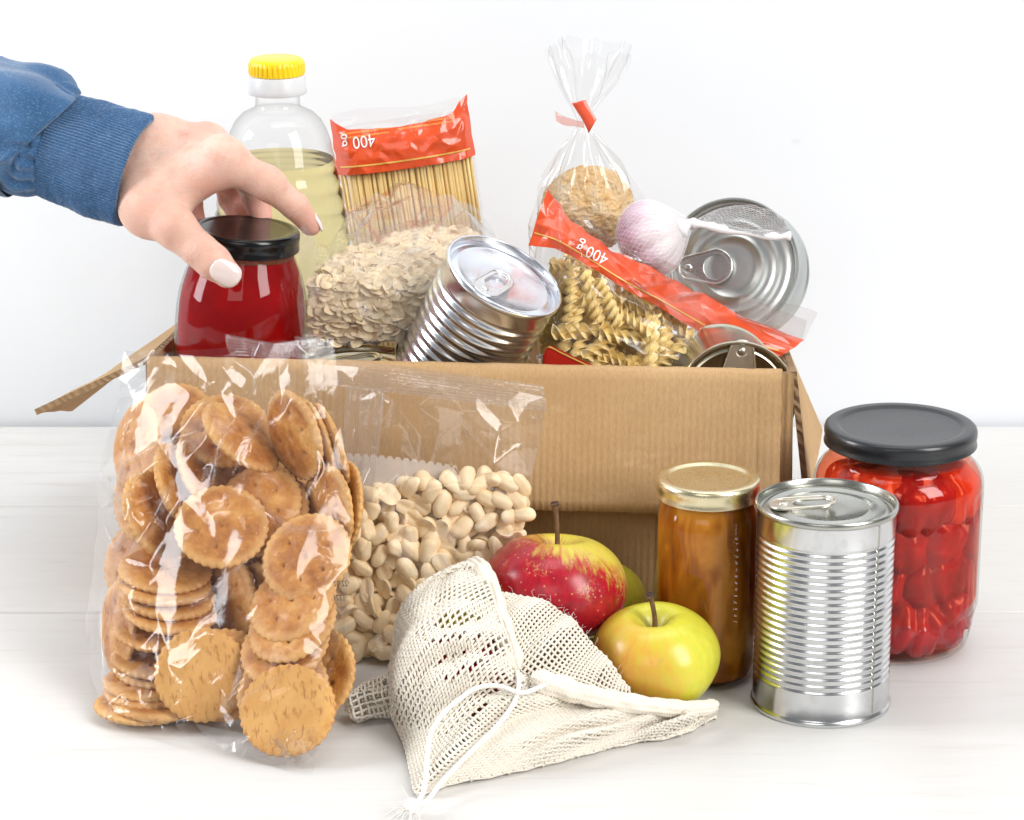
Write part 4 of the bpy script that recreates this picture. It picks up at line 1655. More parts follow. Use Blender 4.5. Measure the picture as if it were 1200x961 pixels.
def garlic_mat():
    t = NT('garlic_skin')
    c = t.coord()
    xyz = t.sep(c)
    ang = t.math('ARCTAN2', xyz[1], xyz[0])
    cmb = t.n('ShaderNodeCombineXYZ')
    t.l(ang, cmb.inputs[0])
    t.l(t.math('MULTIPLY', xyz[2], 10.0), cmb.inputs[1])
    st = t.noise(cmb.outputs[0], 14, 4, 0.6)
    low = t.ramp(t.math('ADD', t.math('MULTIPLY', xyz[2], -22.0), st), [(0.20, 0.0), (0.75, 1.0)])
    col = t.mix(low, (0.86, 0.78, 0.79), t.ramp(st, [(0.35, (0.30, 0.07, 0.19)), (0.65, (0.66, 0.36, 0.50))]))
    t.principled(col, 0.5, 0, t.bump(st, 0.6, 0.002), sss=0.2, sssr=(0.005, 0.003, 0.003))
    return t.m


M['garlic'] = garlic_mat()
M['net_white'] = plain('white_net', (0.86, 0.85, 0.86), 0.45, var=0.03)
GC = at(762, 280, 0.205)
gax = camdir(0.80, 0.30, 0.35)
gar = thing('garlic_bulb', 'pink and white garlic bulb in white netting, resting on the packet', 'garlic', GC, basis(gax, CU))
gp = []
for t in np.linspace(0, math.pi, 34):
    rr, z = 0.0203 * math.sin(t) ** 0.9, -0.0175 * math.cos(t)
    if t > 2.2:
        z += 0.008 * ((t - 2.2) / 0.94) ** 2
        rr = max(rr, 0.0035)
    gp.append((rr if 0 < t < 3.13 else 0, z))
V, F = lathe(gp, 96, rad=lambda a, r, z: r * (1 + 0.13 * abs(math.cos(a * 4)) ** 0.7 * smooth(-0.019, -0.004, z) * (1 - smooth(0.012, 0.02, z))))
mesh('bulb', V, F, M['garlic'], gar)
# net: two families of spiral threads over the bulb, drawn together at the neck, then a flattened tail
gn = tag(bpy.data.objects.new('garlic_net', None), 'white plastic net sleeve round the garlic, twisted tail over the big can', 'net')
gn.empty_display_size = 0.02
link(gn)
gn.matrix_basis = gar.matrix_basis.copy()
mb = MB()
for s in (1, -1):
    for q in range(46):
        a0 = 2 * math.pi * q / 46
        pts = []
        for t in np.linspace(0.02, math.pi * 0.97, 22):
            rr = 0.0222 * math.sin(t) ** 0.9 * 1.035 + 0.0003
            z = -0.0180 * math.cos(t)
            if t > 2.2:
                z += 0.009 * ((t - 2.2) / 0.94) ** 2
                rr = max(rr, 0.0042)
            a = a0 + s * t * 0.55
            pts.append((rr * math.cos(a), rr * math.sin(a), z))
        mb.add(*tube(pts, 0.00009, 3, caps=False))
mb.build('net_sleeve', M['net_white'], gn)
inv = gn.matrix_basis.inverted()
nk = at(808, 262, 0.205 - 0.006)
neck = curve([inv @ at(793, 270, 0.198), inv @ nk, inv @ at(822, 263, 0.2), inv @ at(860, 270, 0.212), inv @ at(905, 276, 0.224), inv @ at(925, 276, 0.228)], 24)
V, F = tube(neck, [0.0045, 0.0060, 0.0062, 0.0046, 0.0030] + [0.0026 + 0.0006 * math.sin(i * 1.1) for i in range(19)], 12)
mesh('twisted_neck', V, F, M['net_white'], gn)
mb = MB()
top = curve([inv @ at(818, 256, 0.2), inv @ at(845, 244, 0.205), inv @ at(880, 240, 0.212), inv @ at(910, 250, 0.222), inv @ at(926, 270, 0.228)], 40)
bot = curve([inv @ at(818, 266, 0.199), inv @ at(850, 268, 0.206), inv @ at(880, 272, 0.214), inv @ at(905, 282, 0.222), inv @ at(922, 280, 0.227)], 40)
for s in (0, 1):
    for q in range(26):
        pts = []
        for i in range(40):
            f = (q / 13 + (1 if s else -1) * i / 40 * 1.3) % 2.0
            f = f if f < 1 else 2 - f
            p = Vector(top[i]) * (1 - f) + Vector(bot[i]) * f
            pts.append(p + Vector((0, 0, 0.0008 * math.sin(f * 9 + i))))
        mb.add(*tube(pts, 0.00024, 3, caps=False))
mb.build('net_tail', M['net_white'], gn)
# ------------------------------------------------------------------ clear bags
from mathutils.bvhtree import BVHTree


def bake(o):
    """apply the modifiers of an object into its own mesh"""
    bpy.context.view_layer.update()
    dg = bpy.context.evaluated_depsgraph_get()
    me = bpy.data.meshes.new_from_object(o.evaluated_get(dg))
    old = o.data
    o.modifiers.clear()
    o.data = me
    bpy.data.meshes.remove(old)
    return o


def bvh_of(objs):
    bpy.context.view_layer.update()
    V, F = [], []
    for o in objs:
        b = len(V)
        m = o.matrix_world
        V += [m @ v.co for v in o.data.vertices]
        F += [[i + b for i in p.vertices] for p in o.data.polygons]
    return BVHTree.FromPolygons(V, F)


def group_objs(g):
    return [o for o in S.objects if o.get('group') == g]


def crumple(name, fn, nu, nv, amp, mat, parent, seed=0, sub=3, jit=0.33, cr=(0.25, 0.9), fade=0.0, drape=None, gap=0.002, uv=False):
    """thin film: coarse facets with sharp creases. fn(u, v) -> world point. drape: BVH the film must stay in front of"""
    rg = np.random.default_rng(seed)
    P = []
    for j in range(nv):
        for i in range(nu):
            u, v = i / (nu - 1), j / (nv - 1)
            if 0 < i < nu - 1:
                u += rg.uniform(-jit, jit) / (nu - 1)
            if 0 < j < nv - 1:
                v += rg.uniform(-jit, jit) / (nv - 1)
            p = fn(u, v)
            du = fn(min(1, u + .02), v) - fn(max(0, u - .02), v)
            dv = fn(u, min(1, v + .02)) - fn(u, max(0, v - .02))
            n = du.cross(dv)
            n = n.normalized() if n.length > 1e-9 else Vector((0, -1, 0))
            ed = 1.0
            if fade:
                ed = smooth(0, fade, u) * smooth(0, fade, 1 - u) * smooth(0, fade, 1 - v) * smooth(0, fade, v)
            p = p + n * amp * rg.uniform(-1, 1) * ed
            if drape is not None:
                d0 = (p - CAM)
                L = d0.length
                best = L
                for ox, oy in ((0, 0), (9, 0), (-9, 0), (0, 9), (0, -9), (6, 6), (-6, -6)):
                    q = (d0 + CX * (ox * L / FPX) + CU * (oy * L / FPX)).normalized()
                    h = drape.ray_cast(CAM, q)
                    if h[0] is not None:
                        best = min(best, h[3] - gap)
                p = CAM + d0.normalized() * best
            p.z = max(p.z, 0.0012)
            P.append(p)
    F = []
    for j in range(nv - 1):
        for i in range(nu - 1):
            a, b, c, d = j * nu + i, j * nu + i + 1, (j + 1) * nu + i + 1, (j + 1) * nu + i
            F += [(a, b, c), (a, c, d)] if rg.random() < 0.5 else [(a, b, d), (b, c, d)]
    o = mesh(name, P, F, mat, parent, world=True)
    at_ = o.data.attributes.new('crease_edge', 'FLOAT', 'EDGE')
    at_.data.foreach_set('value', [float(x) for x in rg.uniform(cr[0], cr[1], len(o.data.edges))])
    subsurf(o, sub)
    bake(o)
    o.data.polygons.foreach_set('use_smooth', [True] * len(o.data.polygons))
    return o


def outline(pts, n=200):
    """a side curve given as (px, py) points from top to bottom -> function of t"""
    c = curve(pts, n)
    return lambda t: c[min(n - 1, max(0, int(round(t * (n - 1)))))]


def seal_mat(name, tint=(0.92, 0.91, 0.90), scale=700):
    """crimped seal: fine ribs"""
    m = film(name, tint, 2.4, 0.12, 0.10, 0.25, 300)
    return m


# --- cracker bag
cbag = thing('cracker_bag', 'large clear cellophane bag of round crackers leaning on the box', 'bag', (BL + BRt) / 2 + Vector((0, 0.01, 0)))
CB = bvh_of(group_objs('crackers in the clear bag'))
cl = outline([(148, 416), (137, 470), (121, 540), (115, 600), (105, 690), (104, 760), (114, 820), (130, 853)])
cr_ = outline([(389, 396), (396, 470), (410, 560), (411, 640), (404, 740), (388, 800), (378, 850), (366, 907)])


def cb_front(u, v, d=None):
    a, b = cl(v), cr_(v)
    q = a + (b - a) * u
    sag = 14 * math.sin(math.pi * u) * (1 - smooth(0.0, 0.15, v)) - 8 * math.sin(math.pi * u) * smooth(0.9, 1, v)
    top = -14 * math.sin(u * 9 + 1) * (1 - smooth(0, 0.08, v)) * 0.4
    bul = -0.012 * math.sin(math.pi * u) ** 0.6 * math.sin(math.pi * min(1, max(0.0, v * 0.93 + 0.02))) ** 0.5
    edge = 0.020 * (abs(2 * u - 1) ** 3) * smooth(0.05, 0.4, v)
    return in_bag(q[0], q[1] + sag * 0.3 + top, (bul + edge) if d is None else d)


crumple('film_front', cb_front, 16, 23, 0.0019, M['film_thin'], cbag, 3, 3, drape=CB, gap=0.0022, cr=(0.0, 0.6))


def cb_back(u, v):
    a, b = cl(v), cr_(v)
    q = a + (b - a) * u
    e = abs(2 * u - 1) ** 3
    th = 0.012 + 0.055 * smooth(0, 0.5, v) * (1 - 0.15 * v)
    p = in_bag(q[0], q[1], 0.004 + (th - 0.004) * (1 - e) + 0.018 * e * smooth(0.05, 0.4, v))
    p.z = max(p.z, 0.0012)
    return p


crumple('film_back', cb_back, 8, 11, 0.0020, M['film_thin'], cbag, 4, 2)


def ribbed(name, A, B, C, D, n, mat, parent, amp=0.0004, wob=0.002, seed=0):
    """crimped seal strip between corners A-B (top) and D-C (bottom) with ribs along its length"""
    V = []
    nv, nu = n * 2 + 1, 26
    nrm = (B - A).cross(D - A).normalized()
    for j in range(nv):
        for i in range(nu):
            u, v = i / (nu - 1), j / (nv - 1)
            p = A.lerp(B, u).lerp(D.lerp(C, u), v) + nrm * (amp * (1 if j % 2 else -1) + wob * noise.noise((u * 4 + seed, v * 1.4, seed)))
            V.append(p)
    return mesh(name, V, grid_faces(nu, nv), mat, parent, smooth=False, world=True)


M['seal'] = seal_mat('crimped_seal')
ribbed('top_seal', in_bag(264, 392, -.004), in_bag(332, 404, -.003), in_bag(328, 420, -.002), in_bag(268, 416, -.002), 6, M['seal'], cbag, 0.0004, 0.003, 1)
ribbed('top_seal', in_bag(326, 402, -.003), in_bag(372, 395, -.006), in_bag(368, 418, -.004), in_bag(328, 421, -.002), 6, M['seal'], cbag, 0.0004, 0.003, 2)


def fan(pts):
    P = [np.array(p, float) for p in pts]
    return P


def loose(name, quad, parent, seed, dz=0.0, amp=0.002, nu=4, nv=4, mat='film_thin', fnp=in_bag):
    """a loose crumpled piece of film between four picture points given with depth"""
    A, B, C, D = [fnp(*q) for q in quad]
    return crumple(name, lambda u, v: A.lerp(B, u).lerp(D.lerp(C, u), v), nu, nv, amp, M[mat], parent, seed, 2)


loose('torn_corner', [(345, 398, -.004), (372, 386, .004), (390, 420, -.002), (350, 425, -.008)], cbag, 11, amp=0.004)
loose('torn_corner', [(145, 412, .0), (188, 418, .004), (205, 452, .0), (150, 440, .0)], cbag, 12, amp=0.003)
loose('bottom_fold', [(325, 858, -.004), (368, 850, -.002), (366, 907, .0), (300, 885, .0)], cbag, 13, amp=0.003)
loose('bottom_fold', [(225, 848, -.002), (330, 868, -.004), (352, 905, .0), (262, 880, .0)], cbag, 14, amp=0.0015, mat='seam')
# long bright wrinkles: narrow ridges standing on the film
def wrinkle(pts, wd, hgt, parent, fnp, d=-0.006, mat='film_thin', bv=None):
    c = curve([(x, y, 0) for x, y in pts], 26)
    V = []
    for i, q in enumerate(c):
        f = math.sin(math.pi * i / 25) ** 0.6
        t = c[min(25, i + 1)] - c[max(0, i - 1)]
        nx, ny = -t[1], t[0]
        l = math.hypot(nx, ny) or 1
        nx, ny = nx / l, ny / l
        dd = d
        if bv is not None:
            p = fnp(q[0], q[1], 0)
            r_ = (p - CAM)
            h = bv.ray_cast(CAM, r_.normalized())
            if h[0] is not None:
                dd = h[3] - r_.length - 0.0012
        for k, hh in ((-1, 0), (-0.35, 0.7), (0, 1), (0.5, 0.55), (1, 0)):
            V.append(fnp(q[0] + nx * wd * k * f, q[1] + ny * wd * k * f, dd - hgt * hh * f))
    return mesh('wrinkle', V, grid_faces(5, 26), M[mat], parent, world=True)


FB = bvh_of([o for o in cbag.children if o.name.startswith('film_front')])
for pts, wd, hg in (
        ([(272, 420), (300, 450), (262, 510), (249, 570)], 5, .0025), ([(140, 545), (190, 520), (232, 505)], 6, .003), ([(126, 718), (200, 706), (238, 702), (262, 680), (300, 650)], 5, .003),
        ([(288, 580), (318, 605), (345, 622), (408, 620)], 7, .004), ([(318, 625), (370, 618), (408, 622)], 5, .003), 
        ([(284, 770), (275, 812), (258, 830)], 5, .003), ([(257, 832), (292, 815), (352, 775)], 4, .0025), 
        ([(205, 560), (180, 610), (152, 650)], 8, .004), ([(120, 600), (142, 560), (146, 520)], 6, .003), ([(122, 612), (135, 640), (146, 620)], 4, .0025), ([(350, 440), (320, 470), (270, 560)], 4, .0025), ([(118, 700), (122, 780), (132, 842)], 5, .003)):
    wrinkle(pts, wd, hg, cbag, in_bag, bv=FB)

# date code printed on the film
M['print_dark'] = plain('dark_print', (0.05, 0.03, 0.02), 0.6, var=0.3, scale=900)
M['print_white'] = plain('white_print', (0.86, 0.85, 0.84), 0.4, var=0.03)
M['print_gold'] = plain('gold_print', (0.80, 0.50, 0.12), 0.4, var=0.1)
M['print_grey'] = plain('faint_grey_print', (0.50, 0.47, 0.45), 0.7, var=0.08)


def text_mesh(s, name='lettering'):
    cu = bpy.data.curves.new(name, 'FONT')
    cu.body, cu.size, cu.align_x, cu.align_y = s, 1.0, 'CENTER', 'CENTER'
    cu.resolution_u = 3
    o = bpy.data.objects.new(name, cu)
    COL.objects.link(o)
    bpy.context.view_layer.update()
    me = bpy.data.meshes.new_from_object(o.evaluated_get(bpy.context.evaluated_depsgraph_get()))
    bpy.data.objects.remove(o)
    bm = bmesh.new()
    bm.from_mesh(me)
    bmesh.ops.remove_doubles(bm, verts=bm.verts, dist=1e-4)
    for _ in range(2):
        bmesh.ops.subdivide_edges(bm, edges=[e for e in bm.edges if e.calc_length() > 0.12], cuts=1)
    bmesh.ops.triangulate(bm, faces=bm.faces)
    V = [v.co.copy() for v in bm.verts]
    bm.verts.index_update()
    F = [[v.index for v in f.verts] for f in bm.faces]
    bm.free()
    return V, F


def print_on(s, px, py, size, ang, bv, mat, parent, mirror=1, squash=1.0, off=0.0005, name='lettering', bold=0.0):
    """flat print laid on a film: follows the surface found in bv"""
    V, F = text_mesh(s, name)
    ca, sa = math.cos(ang), math.sin(ang)
    out, hit = [], []
    last = None
    for v in V:
        x, y = v.x * mirror * size * squash, v.y * size
        r_ = ray(px + x * ca - y * sa, py - (x * sa + y * ca)).normalized()
        h = bv.ray_cast(CAM, r_)
        hit.append(h[0] is not None)
        d = h[3] if h[0] is not None else last
        if d is None:
            d = 1.6
        last = d
        out.append(CAM + r_ * (d - off))
    F = [f for f in F if all(hit[i] for i in f) and max((out[f[k]] - out[f[k - 1]]).length for k in range(len(f))) < 0.006]
    return mesh(name, out, F, mat, parent, smooth=False, world=True)


print_on('2022 02', 403, 684, 10, R(1), FB, M['print_dark'], cbag, -1, 0.75, name='date_code')
print_on('H:1771', 401, 701, 10, R(1), FB, M['print_dark'], cbag, -1, 0.75, name='date_code')

# --- peanut bag
pbag = thing('peanut_bag', 'clear bag of pale peanuts with crimped top seal, leaning on the box front', 'bag', in_nutbag(490, 765, 0.012))
NB = bvh_of(group_objs('peanuts in the clear bag'))
pl = outline([(392, 428), (392, 500), (394, 600), (396, 700), (400, 774)])
pr = outline([(640, 466), (636, 500), (622, 570), (612, 620), (600, 665), (578, 735), (562, 772)])


def pb_front(u, v):
    a, b = pl(v), pr(v)
    q = a + (b - a) * u
    bul = 0.004 - 0.005 * math.sin(math.pi * u) ** 0.6 * smooth(0.2, 0.6, v) + 0.008 * smooth(0.55, 0.0, v) * 0.4
    return in_nutbag(q[0], q[1] - 6 * math.sin(math.pi * u) * (1 - v), bul + 0.016 * abs(2 * u - 1) ** 3)


crumple('film_front', pb_front, 11, 14, 0.0022, M['film'], pbag, 21, 3, drape=NB, gap=0.0018)


def pb_back(u, v):
    a, b = pl(v), pr(v)
    q = a + (b - a) * u
    e = abs(2 * u - 1) ** 3
    p = in_nutbag(q[0], q[1] - 6 * math.sin(math.pi * u) * (1 - v), (0.008 + 0.024 * smooth(0, 0.5, v)) * (1 - e) + 0.018 * e)
    return p


crumple('film_back', pb_back, 7, 9, 0.0010, M['film'], pbag, 22, 2)
ribbed('top_seal', in_nutbag(392, 418, .002), in_nutbag(637, 452, .004), in_nutbag(642, 482, .006), in_nutbag(392, 452, .002), 9, M['seal'], pbag, 0.00022, 0.002, 5)
ribbed('back_seam', in_nutbag(405, 452, -.001), in_nutbag(452, 456, -.001), in_nutbag(436, 590, -.001), in_nutbag(398, 590, -.001), 3, M['seal'], pbag, 0.0001, 0.001, 6)
# vertical pleats on the seam
mb = MB()
for kx in np.linspace(410, 448, 9):
    pts = [in_nutbag(kx - 10 * f + 2 * math.sin(f * 5 + kx), 456 + 122 * f, -0.0022) for f in np.linspace(0, 1, 9)]
    mb.add(*tube([pbag.matrix_basis.inverted() @ p for p in pts], 0.00035, 4))
mb.build('seam_pleats', M['film'], pbag)
NF = bvh_of([o for o in pbag.children if o.name.startswith('film_front')])
for pts, wd, hg in (([(532, 484), (552, 510), (580, 540)], 5, .0035), ([(530, 500), (536, 520), (540, 546)], 4, .003), ([(566, 486), (574, 505), (577, 525)], 6, .004), ([(478, 555), (462, 572), (440, 590)], 8, .004), ([(618, 486), (632, 492), (636, 478)], 5, .004), ([(462, 465), (455, 500), (446, 532)], 4, .003), ([(425, 760), (480, 764), (540, 758)], 4, .002)):
    wrinkle(pts, wd, hg, pbag, in_nutbag, bv=NF)
# paper sticker with a perforated edge, seen from its back through the bag
def sticker():
    top = []
    n = 14
    x0, x1 = 402, 536
    for i in range(n * 6 + 1):
        f = i / (n * 6)
        x = x0 + (x1 - x0) * f
        y = 531 + 15 * f ** 1.6
        ph = (f * n) % 1.0
        y += 3.6 * math.sin(math.pi * min(1, ph / 0.5)) if ph < 0.5 else 0
        top.append((x, y))
    side = []
    for i in range(1, 25):
        f = i / 24
        ph = (f * 3.5) % 1.0
        side.append((536 - (4 * math.sin(math.pi * ph / 0.5) if ph < 0.5 else 0) - 3 * f, 546 + 52 * f))
    out = top + side + [(404, 600)]
    V, F = extrude_poly([(x * 0.001, -y * 0.001) for x, y in out], [], 0.00001)
    th = 0.0003
    W = []
    for v in V:
        W.append(in_nutbag(v[0] * 1000, -v[1] * 1000, 0.0115 - (th if v[2] > 0 else 0)))
    return mesh('sticker', W, F, M['paper'], pbag, smooth=False, world=True)


t_ = NT('sticker_paper')
c_ = t_.ramp(t_.noise(t_.coord(), 400, 3), [(0.3, (0.66, 0.56, 0.48)), (0.7, (0.70, 0.61, 0.53))])
t_.principled(c_, 0.7, alpha=0.86)
M['paper'] = t_.m
stk = sticker()
SB = bvh_of([stk])
print_on('oin', 496, 566, 34, R(-3), SB, M['print_grey'], stk, -1, 0.9, off=0.0004)

# --- oat bag
obag = thing('oat_bag', 'clear crumpled bag of rolled oats standing behind the tilted can', 'bag', at(460, 400, 0.185))
OB = bvh_of([o for o in S.objects if o.name.startswith('oat_flake')])
ol = outline([(412, 246), (396, 268), (374, 292), (366, 320), (363, 360), (365, 404)])
orr = outline([(580, 276), (582, 290), (572, 320), (548, 350), (520, 385), (500, 406)])
otop = outline([(412, 246), (424, 238), (436, 231), (446, 226), (461, 208), (483, 219), (505, 237), (531, 234), (548, 246), (580, 276)])


def ob_front(u, v):
    a, b = ol(v), orr(v)
    q = a + (b - a) * u
    t = otop(u)
    w_ = (1 - v) ** 2.2
    qy = q[1] * (1 - w_) + t[1] * w_
    qx = q[0] * (1 - w_ * 0.6) + t[0] * w_ * 0.6
    d = -0.003 + 0.02 * abs(2 * u - 1) ** 3
    return oat_pt(qx, qy, d)


M['film_hazy'] = film('creased_film', (0.975, 0.972, 0.968), 1.15, 0.28, 0.08, 0.3, 90)
crumple('film_front', ob_front, 13, 13, 0.0045, M['film_hazy'], obag, 31, 3, drape=OB, gap=0.0016)
crumple('film_back', lambda u, v: ob_front(u, v) + Vector((0, 0.004 + 0.03 * smooth(0, 0.5, v) * math.sin(math.pi * u) + (0.012 * math.sin(u * 12) ** 2 if v < 0.3 else 0), 0.0)), 9, 8, 0.003, M['film'], obag, 32, 2)
# side fin standing towards the jar
fin = outline([(352, 266), (349, 300), (349, 340), (352, 380), (356, 404)])
fin2 = outline([(362, 262), (374, 290), (372, 330), (368, 370), (368, 404)])
crumple('side_fin', lambda u, v: at(fin(v)[0] + (fin2(v)[0] - fin(v)[0]) * u, fin(v)[1] + (fin2(v)[1] - fin(v)[1]) * u, 0.148 + 0.016 * u), 4, 8, 0.0014, M['seam'], obag, 33, 2)
OF = bvh_of([o for o in obag.children if o.name.startswith('film_front')])
for pts, wd, hg in (([(446, 228), (462, 236), (470, 260)], 7, .005), ([(500, 240), (488, 262), (486, 290)], 6, .005), ([(416, 250), (430, 270), (448, 290)], 7, .005), ([(535, 240), (522, 256), (500, 290)], 6, .004), ([(470, 300), (480, 330), (478, 352)], 5, .003), ([(395, 302), (415, 318), (432, 322)], 9, .004), ([(484, 330), (478, 345), (476, 350)], 6, .003)):
    wrinkle(pts, wd, hg, obag, lambda a, b, d: oat_pt(a, b, d), bv=OF)

# --- printed orange packets
def band_mat(name, col):
    t = NT(name)
    c = t.coord()
    n = t.noise(c, 50, 3)
    colr = t.ramp(n, [(0.3, tuple(x * 0.93 for x in col)), (0.7, col)])
    nb = t.bump(t.noise(c, 110, 4, 0.5, 0.8), 0.25, 0.0015)
    t.principled(colr, 0.28, 0, nb, coat=0.5, coat_rough=0.06)
    return t.m


M['band'] = band_mat('orange_red_print', (0.76, 0.088, 0.022))
M['band_dark'] = band_mat('dark_red_print', (0.50, 0.020, 0.012))


def strip_line(f, n, wd, mat, parent, bv, name='printed_line', off=0.0006):
    """thin printed line following picture curve f(t) -> (px, py) on the surface in bv"""
    V = []
    for i in range(n):
        t = i / (n - 1)
        q, q2 = np.array(f(t)), np.array(f(min(1, t + 0.01)))
        for s in (-1, 1):
            r_ = ray(q[0], q[1] + s * wd).normalized()
            h = bv.ray_cast(CAM, r_)
            d = h[3] if h[0] is not None else None
            if d is None:
                h = bv.find_nearest(CAM + r_ * 1.62)
                d = (h[0] - CAM).length
            V.append(CAM + r_ * (d - off))
    return mesh(name, V, grid_faces(2, n), mat, parent, smooth=False, world=True)


# spaghetti packet: local frame x across, z up
def sp_pt(x, y, z):
    return sp_m @ Vector((x, y, z))


def sp_depth(x):
    return -0.0150 * math.sqrt(max(0.0, 1 - (x / (HW + 0.0012)) ** 2))


def sp_film(u, v, s=1, o=0.0):
    x = (HW + 0.001) * (2 * u - 1)
    z = 0.004 + 0.2410 * (1 - v)
    taper = smooth(0.256, 0.236, z)
    return sp_pt(x, s * (sp_depth(x) - o) * (0.25 + 0.75 * taper), z)


crumple('film_front', sp_film, 11, 16, 0.0007, M['film'], sp, 41, 2)
crumple('film_back', lambda u, v: sp_film(u, v, -1), 7, 8, 0.0007, M['film'], sp, 42, 1)


def sp_band(u, v):
    x = (HW + 0.0016) * (2 * u - 1)
    ear = 0.006 * smooth(0.10, 0.0, u) + 0.0085 * smooth(0.86, 0.99, u)
    ztop = 0.2465 + ear - 0.0035 * math.sin(math.pi * u)
    zbot = 0.2170
    z = ztop + (zbot - ztop) * v
    taper = smooth(0.258, 0.232, z)
    fold = 0.003 * math.sin(u * 17) * (1 - v) ** 1.5
    return sp_pt(x, (sp_depth(x) - 0.0020) * (0.3 + 0.7 * taper) - fold * 0.5, z)


sb = crumple('printed_band', sp_band, 19, 7, 0.0009, M['band'], sp, 43, 2, jit=0.2)
SPB = bvh_of([sb])
cA, cB = sp_pt(-HW, -0.006, 0.2222), sp_pt(HW, -0.006, 0.2222)


def to_px(p):
    d = Vector(p) - CAM
    z = d.dot(CF)
    return 600 + FPX * d.dot(CX) / z, 480.5 - FPX * d.dot(CU) / z


def sp_line(zz, x0=-0.98, x1=0.98):
    def f(t):
        x = HW * (x0 + (x1 - x0) * t)
        return to_px(sp_pt(x, sp_depth(x) - 0.002, zz))
    return f


strip_line(sp_line(0.2222), 60, 0.9, M['print_gold'], sp, SPB)
print_on('400 g', 420, 166, 21, R(180 + 8), SPB, M['print_white'], sp, 1, 0.86, off=0.0007)
# two rows of fine gold print near the top
for zz, a, b in ((0.2425, -0.8, -0.2), (0.2398, -0.75, -0.25), (0.2432, 0.0, 0.75), (0.2408, 0.02, 0.72)):
    pa, pb_ = to_px(sp_pt(HW * a, -0.010, zz)), to_px(sp_pt(HW * b, -0.010, zz))
    s_ = ''.join(random.choice('aeonrcmus') for _ in range(int((b - a) * 44)))
    print_on(s_, (pa[0] + pb_[0]) / 2, (pa[1] + pb_[1]) / 2, 4.6, R(180 + 8), SPB, M['print_gold'], sp, 1, 1.0, off=0.0007, name='fine_print')


def sp_fin(u, v):
    x = HW * (2 * u - 1)
    z = 0.254 - 0.010 * v + 0.002 * math.sin(u * 7)
    return sp_pt(x, -0.003 + 0.002 * math.sin(u * 14) * (1 - v), z)


crumple('crimped_fin', sp_fin, 12, 4, 0.0008, M['film'], sp, 44, 2)

# spiral pasta packet
fp = thing('pasta_packet', 'clear packet of spiral pasta with orange printed band, slanting across the box', 'packet', at(740, 420, 0.19))
FPB = bvh_of(group_objs('spiral pasta in the packet'))
f_top = outline([(640, 222), (662, 248), (690, 274), (730, 300), (780, 322), (826, 346), (880, 374), (943, 398)])
f_low = outline([(619, 288), (650, 292), (690, 312), (735, 340), (775, 362), (815, 386), (850, 402), (915, 418)])
f_bot = outline([(604, 446), (650, 448), (700, 449), (750, 449), (800, 449), (830, 448), (860, 447), (905, 446)])


def fp_depth(px):
    return 0.048 * smooth(775, 850, px) + fp_depth0(px)


def fp_depth0(px):
    return 0.163 + 0.018 * (1 - math.cos((px - 720) / 110)) if px < 830 else 0.163 + 0.018 * (1 - math.cos(1.0)) + (px - 830) * 0.0001


def fp_film(u, v):
    a, b, c = f_top(u), f_low(u), f_bot(u)
    q = b + (c - b) * v
    return at(q[0], q[1], fp_depth(q[0]) + 0.012 * (1 - math.sin(math.pi * min(1, 0.25 + v * 0.75))))


crumple('film_front', fp_film, 12, 10, 0.0024, M['film_thin'], fp, 51, 3, drape=FPB, gap=0.0018)
crumple('film_back', lambda u, v: fp_film(u, v) + Vector((0, 0.034 * math.sin(math.pi * min(1, max(0, u * 0.96 + .02))) + 0.006, 0)), 8, 6, 0.002, M['film'], fp, 52, 1)


def fp_band(u, v):
    a, b = f_top(u), f_low(u)
    q = a + (b - a) * v
    bump_ = 0.004 * math.sin(u * 21 + v * 2) * (1 - v * 0.6)
    return at(q[0], q[1], fp_depth(q[0]) + 0.012 * (1 - math.sin(math.pi * 0.25)) + 0.014 * (1 - v) ** 2 + 0.004 + bump_ * 0.6)


fb = crumple('printed_band', fp_band, 22, 6, 0.0016, M['band'], fp, 53, 3, jit=0.25, cr=(0.3, 0.95))
FBB = bvh_of([fb])
def fmix(k, u0=0.0, u1=1.0):
    return lambda t: (lambda u: f_top(u) * (1 - k) + f_low(u) * k)(u0 + (u1 - u0) * t)
strip_line(fmix(0.76, 0.01, 0.98), 90, 0.8, M['print_gold'], fp, FBB)
print_on('400 g', 694, 296, 20, R(180 - 25), FBB, M['print_white'], fp, 1, 0.9, off=0.0007)
# clear crimped fin above the band
def fp_fin(u, v):
    a = f_top(u)
    h = 15 + 22 * smooth(0.7, 1.0, u) + 10 * smooth(0.3, 0, u)
    nx, ny = (0.45, -0.9) if u > 0.25 else (0.72, -0.69)
    q = a + np.array((nx, ny)) * h * (1 - v)
    return at(q[0], q[1], fp_depth(a[0]) + 0.020 + 0.004 * (1 - v) * math.sin(u * 30))
crumple('crimped_fin', fp_fin, 18, 4, 0.0012, M['seam'], fp, 54, 2)
ribbed('end_seal', at(868, 346, 0.243), at(946, 376, 0.243), at(940, 398, 0.238), at(862, 372, 0.238), 9, M['seal'], fp, 0.0006, 0.001, 7)
lb = outline([(636, 416), (642, 404), (660, 412), (690, 426), (720, 436)])
def fp_low(u, v):
    a = lb(u)
    return at(a[0], a[1] + v * (448 - a[1]), 0.1440)
f2 = crumple('printed_band', fp_low, 6, 3, 0.0005, M['band_dark'], fp, 55, 2)
strip_line(lambda t: lb(0.05 + 0.9 * t) + np.array((0, 2.5)), 30, 0.9, M['print_gold'], fp, bvh_of([f2]))
FF = bvh_of([o for o in fp.children if o.name.startswith('film_front')] + [fb])
